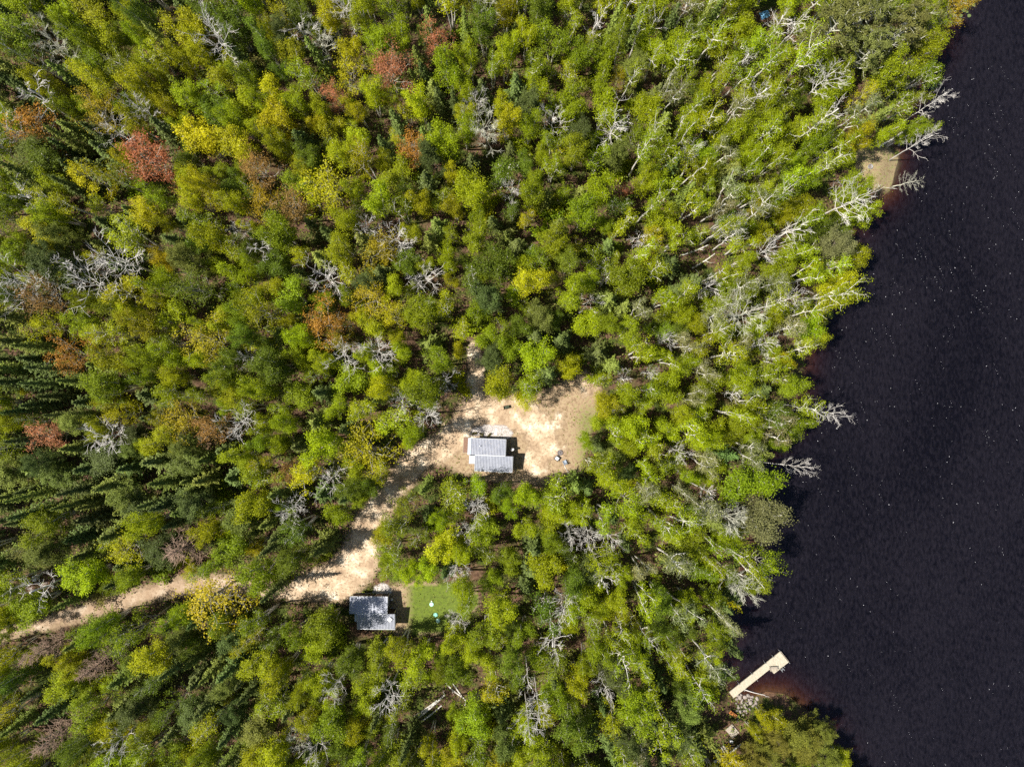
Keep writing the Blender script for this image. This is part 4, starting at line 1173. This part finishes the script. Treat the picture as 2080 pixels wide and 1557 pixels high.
c = P(1131, 930)
root = empty('camp_table', (c[0], c[1], gz(c[0], c[1])), R(-35), 'small low table with black frame and white top by the fire ring', 'table')
MB().box((0, 0, 0.46), (0.58, 0.52, 0.025)).obj('table_top', M['white'], root)
fr_ = MB()
for s in (-1, 1):
    fr_.box((0, s * 0.33, 0.46), (0.80, 0.10, 0.06)); fr_.box((s * 0.355, 0, 0.458), (0.10, 0.56, 0.056))
fr_.obj('frame', M['black'], root)
for sx in (-1, 1):
    for sy in (-1, 1): MB().tube([(sx * 0.36, sy * 0.32, -0.02), (sx * 0.34, sy * 0.30, 0.44)], (0.02, 0.02), 6).obj('leg', M['black'], root)

c = P(1146.5, 937)
root = empty('camp_chair', (c[0], c[1], gz(c[0], c[1])), R(25), 'blue-grey folding camp chair on the grass by the fire ring', 'chair')
seat = MB().add([(-0.27, -0.25, 0.42), (0.0, -0.22, 0.36), (0.27, -0.25, 0.42), (0.27, 0.27, 0.44), (0.0, 0.24, 0.37), (-0.27, 0.27, 0.44)], [(0, 1, 4, 5), (1, 2, 3, 4)]).obj('seat', M['blue_cloth'], root)
sm = seat.modifiers.new('solid', 'SOLIDIFY'); sm.thickness = 0.02
bk = MB().add([(-0.28, -0.26, 0.42), (0.28, -0.26, 0.42), (0.29, -0.46, 0.92), (0.0, -0.42, 0.95), (-0.29, -0.46, 0.92), (0.0, -0.22, 0.40)], [(0, 5, 3, 4), (5, 1, 2, 3)]).obj('backrest', M['blue_cloth'], root)
sm = bk.modifiers.new('solid', 'SOLIDIFY'); sm.thickness = 0.02
for s in (-1, 1):
    MB().tube([(s * 0.30, -0.28, 0.62), (s * 0.31, 0.26, 0.60)], (0.035, 0.03), 6).obj('armrest', M['blue_cloth'], root)
    MB().tube([(s * 0.30, 0.30, -0.02), (s * 0.29, -0.46, 0.94)], (0.013, 0.013), 5).obj('leg', M['galv'], root)
    MB().tube([(s * 0.28, -0.34, -0.02), (s * 0.30, 0.27, 0.60)], (0.013, 0.013), 5).obj('leg', M['galv'], root)

def log(px0, py0, px1, py1, r0, r1, label, material='bark_white', z=0.0, bend=0.12, branches=0, cat='log', name='fallen_log', z1=None):
    a_, b_ = P(px0, py0, z), P(px1, py1, z1 if z1 is not None else z)
    L = np.linalg.norm(b_ - a_); n = 6
    za = gz(a_[0], a_[1]); 
    root = empty(name, (a_[0], a_[1], za), 0, label, cat)
    d = (b_ - a_); side = unit(np.cross(d, (0, 0, 1)))
    pts = []
    for i in range(n + 1):
        t = i / n; q = a_ + d * t + side * math.sin(t * 3.1) * bend
        zz = gz(q[0], q[1]); zz = max(zz, WATER_Z - 0.05)
        pts.append((q[0] - a_[0], q[1] - a_[1], zz - za + (r0 + (r1 - r0) * t) * 0.85 + (z + ((z1 or z) - z) * t)))
    pts = np.array(pts)
    MB().tube(pts, (r0, r1), 8, False).obj('stem', M[material], root, True)
    e = MB()
    for q, nx, rr in ((pts[0], pts[1], r0), (pts[-1], pts[-2], r1)):
        dd = unit(q - nx); e.tube([q - dd * 0.01, q + dd * 0.012], (rr * 0.98, rr * 0.9), 8)
    e.obj('cut_ends', M['log_end'], root)
    g_ = np.random.default_rng(int(px0 * 7 + py0))
    for k in range(branches):
        q, dr = interp_path(pts, g_.uniform(0.35, 1.0))
        az = math.atan2(dr[1], dr[0]) + g_.choice((-1, 1)) * g_.uniform(0.3, 1.0)
        lp = limb_path(g_, q, az, R(g_.uniform(0, 35)), L * g_.uniform(0.15, 0.32), 0, 4, 0.1)
        lb = MB().tube(lp, (r1 * 0.7, 0.015), 5, False)
        for _ in range(3):
            q2, _ = interp_path(lp, g_.uniform(0.3, 1.0))
            lb.tube(limb_path(g_, q2, az + g_.normal(0, 0.7), R(g_.uniform(-5, 40)), L * 0.08, 0, 2, 0.1), (0.02, 0.01), 3, False)
        lb.obj('branch', M[material], root)
    return root
log(1146, 945, 1157, 963, 0.06, 0.045, 'thin pale pole lying on the grass behind the camp chair', 'dead_wood', bend=0.04, cat='pole', name='wooden_pole')

c = P(1028, 826.5)
root = empty('wheelbarrow', (c[0], c[1], gz(c[0], c[1])), R(15), 'dark green wheelbarrow with red handles on the sand', 'wheelbarrow')
tr_ = MB()
bt = [(-0.22, -0.17, 0.30), (0.26, -0.15, 0.30), (0.26, 0.15, 0.30), (-0.22, 0.17, 0.30)]; tp_ = [(-0.40, -0.29, 0.58), (0.52, -0.24, 0.60), (0.52, 0.24, 0.60), (-0.40, 0.29, 0.58)]
tr_.add(bt + tp_, [(0, 1, 2, 3), (0, 4, 5, 1), (1, 5, 6, 2), (2, 6, 7, 3), (3, 7, 4, 0)])
to = tr_.obj('tray', M['dark_green'], root); sm = to.modifiers.new('solid', 'SOLIDIFY'); sm.thickness = 0.02
for s in (-1, 1):
    MB().tube([(0.62, s * 0.05, 0.20), (-0.35, s * 0.24, 0.34), (-0.90, s * 0.27, 0.52)], (0.025, 0.025), 6).obj('handle', M['dark_red'], root)
    MB().tube([(-0.28, s * 0.22, 0.34), (-0.34, s * 0.22, -0.01)], (0.02, 0.02), 6).obj('leg', M['dark_red'], root)
wh = MB()
k = 16
for i in range(k):
    pass
ring = [(0.62 + 0.0, 0, 0)]
th = np.linspace(0, 2 * math.pi, 17)
wh.tube(np.column_stack([0.62 + 0.15 * np.cos(th), np.zeros(17), 0.19 + 0.15 * np.sin(th)]), (0.045, 0.045), 6, False)
wh.box((0.62, 0, 0.19), (0.12, 0.06, 0.12))
wh.obj('wheel', M['rubber'], root)

# covers of the buried tank
for px, py, mt, nm in ((877, 1226, 'aqua_pale', 'pale aqua round tank cover standing apart from the other two'), (885, 1247.5, 'aqua', 'greener aqua round tank cover of the close pair'), (890, 1259.5, 'aqua_pale', 'pale aqua round tank cover of the close pair')):
    c = P(px, py)
    root = empty('tank_cover', (c[0], c[1], gz(c[0], c[1])), 0.3, nm, 'cover', 'round tank covers in the lawn')
    MB().lathe([(0.36, -0.1), (0.36, 0.14), (0.33, 0.17), (0.15, 0.20), (0.02, 0.205)], (0, 0, 0), 20).obj('lid', M[mt], root)
    rb = MB()
    for q in range(4): rb.box((0.16 * math.cos(q * 1.571), 0.16 * math.sin(q * 1.571), 0.202), (0.24, 0.035, 0.02), q * 1.571)
    rb.obj('ribs', M[mt], root)
c = P(877, 1219)
root = empty('vent_stub', (c[0], c[1], gz(c[0], c[1])), 0, 'tiny white pipe stub beside the lone tank cover', 'pipe')
MB().lathe([(0.06, -0.1), (0.06, 0.30), (0.085, 0.30), (0.085, 0.36), (0.02, 0.38)], (0, 0, 0), 10).obj('pipe', M['white'], root)
# white box in the wood by the track
c = P(78, 1171)
root = empty('utility_box', (c[0], c[1], gz(c[0], c[1])), R(5), 'white metal utility box in the green brush by the track', 'box')
MB().box((0, 0, 0.42), (0.55, 0.75, 0.9)).obj('cabinet', M['white'], root)
MB().box((0, 0, 0.90), (0.62, 0.82, 0.06)).obj('lid', M['white'], root)
MB().box((0, 0, -0.02), (0.70, 0.90, 0.12)).obj('plinth', M['concrete'], root)
# blue tarpaulin heap
c = P(1553, 31)
root = empty('tarpaulin', (c[0], c[1], gz(c[0], c[1])), R(20), 'crumpled blue tarpaulin heap under the trees', 'tarpaulin')
g_ = np.random.default_rng(5); nn = 9
vs = [((i - 4) * 0.2, (j - 4) * 0.15, max(0.02, 0.75 * math.exp(-((i - 4) ** 2 + (j - 4) ** 2) / 7.0) + g_.uniform(0, 0.10))) for j in range(nn) for i in range(nn)]
MB().add(vs, [(j * nn + i, j * nn + i + 1, (j + 1) * nn + i + 1, (j + 1) * nn + i) for j in range(nn - 1) for i in range(nn - 1)]).obj('sheet', M['tarp'], root)
MB().tube([(-0.7, 0.3, 0.14), (0.8, -0.2, 0.25)], (0.05, 0.04), 6).obj('weight_pole', M['oldwood'], root)
# steel ring on the grassy point
c = P(1767, 339)
root = empty('steel_fire_ring', (c[0], c[1], gz(c[0], c[1])), 0, 'open galvanised steel ring on the grassy point by the lake', 'fire pit')
MB().lathe([(0.36, -0.05), (0.40, 0.32), (0.37, 0.32), (0.33, 0.02), (0.02, 0.02)], (0, 0, 0), 20).obj('ring', M['galv'], root)
MB().lathe([(0.325, 0.02), (0.25, 0.07), (0.03, 0.09)], (0, 0, 0), 16).obj('ash_bed', M['char'], root)

# ------------------------------------------------------------------ fallen logs
LOGS = [(1783, 299, 1838, 265, 0.19, 0.12, 'white birch trunk lying towards the water behind the grassy point', 'bark_white', 0),
        (1779, 283, 1786, 296, 0.14, 0.11, 'short pinkish log stub beside the white birch trunk', 'dead_wood', 0),
        (1450, 1545, 1508, 1505, 0.20, 0.12, 'thick white birch log lying near the lake steps', 'bark_white', 0),
        (848, 1455, 905, 1408, 0.22, 0.14, 'longest pale log of the cut pile in the brush', 'dead_wood', 1),
        (842, 1452, 888, 1420, 0.19, 0.13, 'pale pinkish log in the middle of the cut pile', 'dead_wood', 0),
        (856, 1462, 898, 1430, 0.17, 0.12, 'log on the outer side of the cut pile', 'dead_wood', 0),
        (905, 1385, 938, 1415, 0.16, 0.10, 'pale log angled across the far end of the cut pile', 'dead_wood', 1),
        (918, 1382, 948, 1425, 0.15, 0.10, 'weathered log beside the angled pale log', 'dead_wood', 1),
        (1380, 520, 1440, 497, 0.15, 0.09, 'fallen birch pole on bare brown ground', 'bark_white', 1),
        (1405, 545, 1452, 515, 0.14, 0.09, 'second birch pole lying on bare brown ground', 'bark_white', 1),
        (655, 970, 690, 935, 0.18, 0.10, 'white fallen tree with branches near the yellow-gold maple', 'dead_wood', 4),
        (90, 325, 200, 300, 0.16, 0.08, 'long grey fallen trunk between dark firs', 'dead_wood', 2),
        (1515, 1404, 1557, 1415, 0.09, 0.05, 'pinkish dead branch hanging over the stones into the lake', 'dead_wood', 2)]
for a0, b0, a1, b1, r0, r1, nm, mt, nb in LOGS: log(a0, b0, a1, b1, r0, r1, nm, mt, branches=nb)

# ------------------------------------------------------------------ dock
DZ = WATER_Z + 0.62
A = P(1485.5, 1411, DZ); B = P(1590.5, 1327.5, DZ)           # shore end and lake end of the axis
ax_d = unit(B - A); L = np.linalg.norm((B - A)[:2])
rzd = math.atan2(ax_d[1], ax_d[0])
dock = empty('dock', (A[0], A[1], 0.0), rzd, 'pale timber dock with a wide head reaching into the dark lake', 'dock')
WN, WH, LH = 1.25, 2.3, 3.3            # walkway width, head width, head length
y_l = WN / 2                            # the left edge runs straight, the head widens to the right
n_pl = int(L / 0.148)
for k in range(n_pl):
    x_ = 0.074 + 0.148 * k
    w = WN if x_ < L - LH else WH
    yc = y_l - w / 2
    o = MB().box((x_, yc, DZ + random.uniform(-0.003, 0.003)), (0.138, w + random.uniform(-0.02, 0.02), 0.038)).obj('plank', M['newwood'], dock)
fr_ = MB()
for yy, x0, x1 in ((y_l - 0.04, -0.15, L), (y_l - WN + 0.04, -0.15, L), (y_l - WH + 0.04, L - LH, L)):
    fr_.box(((x0 + x1) / 2, yy, DZ - 0.10), (x1 - x0, 0.06, 0.16))
fr_.box((L - LH, y_l - WH / 2, DZ - 0.10), (0.06, WH - 0.1, 0.14)); fr_.box((L - 0.03, y_l - WH / 2, DZ - 0.10), (0.06, WH - 0.1, 0.14))
fr_.obj('frame', M['oldwood'], dock)
for x_, y_ in ((2.2, y_l + 0.05), (2.2, y_l - WN - 0.05), (5.0, y_l + 0.05), (5.0, y_l - WN - 0.05), (L - LH, y_l + 0.05), (L - 1.6, y_l + 0.05), (L - 0.1, y_l + 0.05), (L - 1.2, y_l - WH - 0.05), (L - 0.1, y_l - WH - 0.05)):
    MB().tube([(x_, y_, WATER_Z - 2.0), (x_, y_, DZ + 0.45)], (0.035, 0.035), 8).obj('post', M['galv'], dock)
# ladder at the head
ld = MB()
for s in (-1, 1):
    ld.tube([(L - 1.75 + s * 0.2, y_l - WH + 0.15, DZ + 0.0), (L - 1.75 + s * 0.2, y_l - WH + 0.1, DZ + 0.7), (L - 1.75 + s * 0.2, y_l - WH - 0.35, DZ + 0.62), (L - 1.75 + s * 0.2, y_l - WH - 0.55, WATER_Z - 0.6)], (0.028, 0.028), 6)
for k in range(3): ld.tube([(L - 1.95, y_l - WH - 0.40 - 0.06 * k, DZ - 0.25 * k), (L - 1.55, y_l - WH - 0.40 - 0.06 * k, DZ - 0.25 * k)], (0.025, 0.025), 6)
ld.obj('ladder', M['galv'], dock)
# bench standing on the head
bc = P(1570, 1359, DZ)
bench = empty('dock_bench', (bc[0] - 0.1, bc[1] + 0.15, DZ + 0.019), R(2), 'weathered grey wooden bench standing on the dock head', 'bench')
for k in range(3): MB().box((0, 0.10 + 0.15 * k, 0.44), (1.25, 0.13, 0.035)).obj('seat_slat', M['oldwood'], bench)
for k in range(2): MB().box((0, -0.06 - 0.04 * k, 0.62 + 0.17 * k), (1.25, 0.035, 0.13), 0, R(-15)).obj('back_slat', M['newwood'], bench)
for s in (-1, 1):
    MB().box((s * 0.55, 0.40, 0.21), (0.06, 0.06, 0.44)).obj('leg', M['oldwood'], bench)
    MB().box((s * 0.55, 0.0, 0.42), (0.06, 0.06, 0.86), 0, R(12)).obj('leg', M['oldwood'], bench)
    MB().box((s * 0.60, 0.20, 0.64), (0.08, 0.50, 0.03)).obj('armrest', M['oldwood'], bench)

# ------------------------------------------------------------------ shore stones, orange bench, steps
def stone_mesh(seed):
    g_ = np.random.default_rng(seed)
    import bmesh
    bm = bmesh.new(); bmesh.ops.create_icosphere(bm, subdivisions=2, radius=1.0)
    ph = g_.uniform(0, 6, 6)
    for v_ in bm.verts:
        c_ = v_.co
        k_ = 1 + 0.16 * math.sin(c_.x * 2.3 + ph[0]) + 0.14 * math.sin(c_.y * 2.9 + ph[1]) + 0.10 * math.sin(c_.z * 3.7 + c_.x * 2 + ph[2])
        v_.co = c_ * k_; v_.co.z *= 0.7
    me = bpy.data.meshes.new('boulder'); bm.to_mesh(me); bm.free(); me.materials.append(M['stone'])
    return me
SM = [stone_mesh(i) for i in range(6)]
placed = []
for i in range(900):
    if len(placed) >= 46: break
    px, py = rng.uniform(1496, 1540), rng.uniform(1410, 1468)
    # the heap runs along the bank beside the dock
    if not (1412 + (px - 1496) * 0.10 < py < 1462 - (px - 1496) * 0.75): continue
    r = rng.uniform(0.16, 0.42)
    if any(math.hypot(px - q[0], py - q[1]) < (r + q[2]) * 9.0 for q in placed): continue
    placed.append((px, py, r))
    c = P(px, py, -0.3); zz = gz(c[0], c[1])
    o = link(bpy.data.objects.new('boulder', SM[i % 6])); o.location = (c[0], c[1], max(zz, WATER_Z - 0.1) + r * 0.25)
    o.scale = (r, r * rng.uniform(0.7, 1), r * 0.9); o.rotation_euler = (0, 0, rng.uniform(0, 6.28))
    sz = 'large' if r > 0.33 else ('medium' if r > 0.24 else 'small')
    wet = 'standing in the water beside the dock' if zz < WATER_Z + 0.05 else 'in the stone heap on the bank beside the dock'
    tag(o, f'{sz} pinkish grey boulder {wet}', 'boulder', f'{sz} boulders {wet}')

def bank_pt(px, py):
    c = P(px, py, -0.1); return c[0], c[1], gz(c[0], c[1])
x, y, z = bank_pt(1487.5, 1447.5)
root = empty('bench_seat', (x, y, z), R(-38), 'low orange-stained timber bench on the bank by the dock', 'bench')
for k in range(3): MB().box((0, -0.19 + 0.19 * k, 0.42), (1.45, 0.18, 0.05)).obj('seat_slat', M['orange_wood'], root)
for s in (-1, 1): MB().box((s * 0.55, 0, 0.17), (0.10, 0.50, 0.46)).obj('leg', M['oldwood'], root)
x, y, z = bank_pt(1486, 1482)
root = empty('timber_steps', (x, y, z), R(-50), 'weathered timber landing of wide boards on the path to the dock', 'steps')
for k in range(6): MB().box((0, -0.62 + 0.25 * k, 0.24 - 0.0 * k), (1.9, 0.235, 0.05)).obj('board', M['oldwood'], root)
for s in (-1, 0, 1): MB().box((s * 0.8, 0, 0.09), (0.09, 1.5, 0.26)).obj('joist', M['oldwood'], root)
x, y, z = bank_pt(1484, 1502)
root = empty('cooler_box', (x, y, z), R(-20), 'small pale blue cooler box below the timber landing', 'box')
MB().box((0, 0, 0.15), (0.5, 0.34, 0.34)).obj('body', M['blue_cloth'], root)
MB().box((0, 0, 0.345), (0.53, 0.37, 0.06)).obj('lid', M['white'], root)

# ------------------------------------------------------------------ lily pads near the shore
PADS = [(1965, 2), (1975, 10), (1958, 22), (1952, 30), (1948, 42), (1968, 32), (1892, 160), (1897, 168), (1888, 172), (1902, 172), (1908, 170), (1898, 178), (1960, 15), (1955, 8)]
pm = []
for q in range(3):
    g_ = np.random.default_rng(q); an = np.linspace(0.25, 2 * math.pi - 0.05, 13); rr = g_.uniform(0.85, 1.1, 13)
    vs = [(0, 0, 0.0)] + [(math.cos(t) * k_, math.sin(t) * k_, 0.0) for t, k_ in zip(an, rr)]
    vs += [(x_, y_, -0.05) for x_, y_, _ in vs]
    fs = [(0, i, i + 1) for i in range(1, 13)] + [(i, i + 14, i + 15, i + 1) for i in range(1, 13)]
    pm.append(MB().add(vs, fs).mesh('lily_pad', M['lily']))
for i, (px, py) in enumerate(PADS):
    for q in range(2):
        c = P(px + rng.normal(0, 3), py + rng.normal(0, 3), WATER_Z)
        if shore_d(c[None, :2])[0] > -0.2: continue
        o = link(bpy.data.objects.new('lily_pad', pm[i % 3])); s = rng.uniform(0.18, 0.36)
        o.location = (c[0], c[1], WATER_Z + 0.012 + 0.003 * (2 * i + q) / 10); o.scale = (s, s, 0.3); o.rotation_euler = (0, 0, rng.uniform(0, 6.28))
        w = 'near the orange-gold maple at the waterline' if py < 80 else 'in the dark cove between shore birches'
        tag(o, f'round green lily pad floating {w}', 'lily pad', f'lily pads {w}')
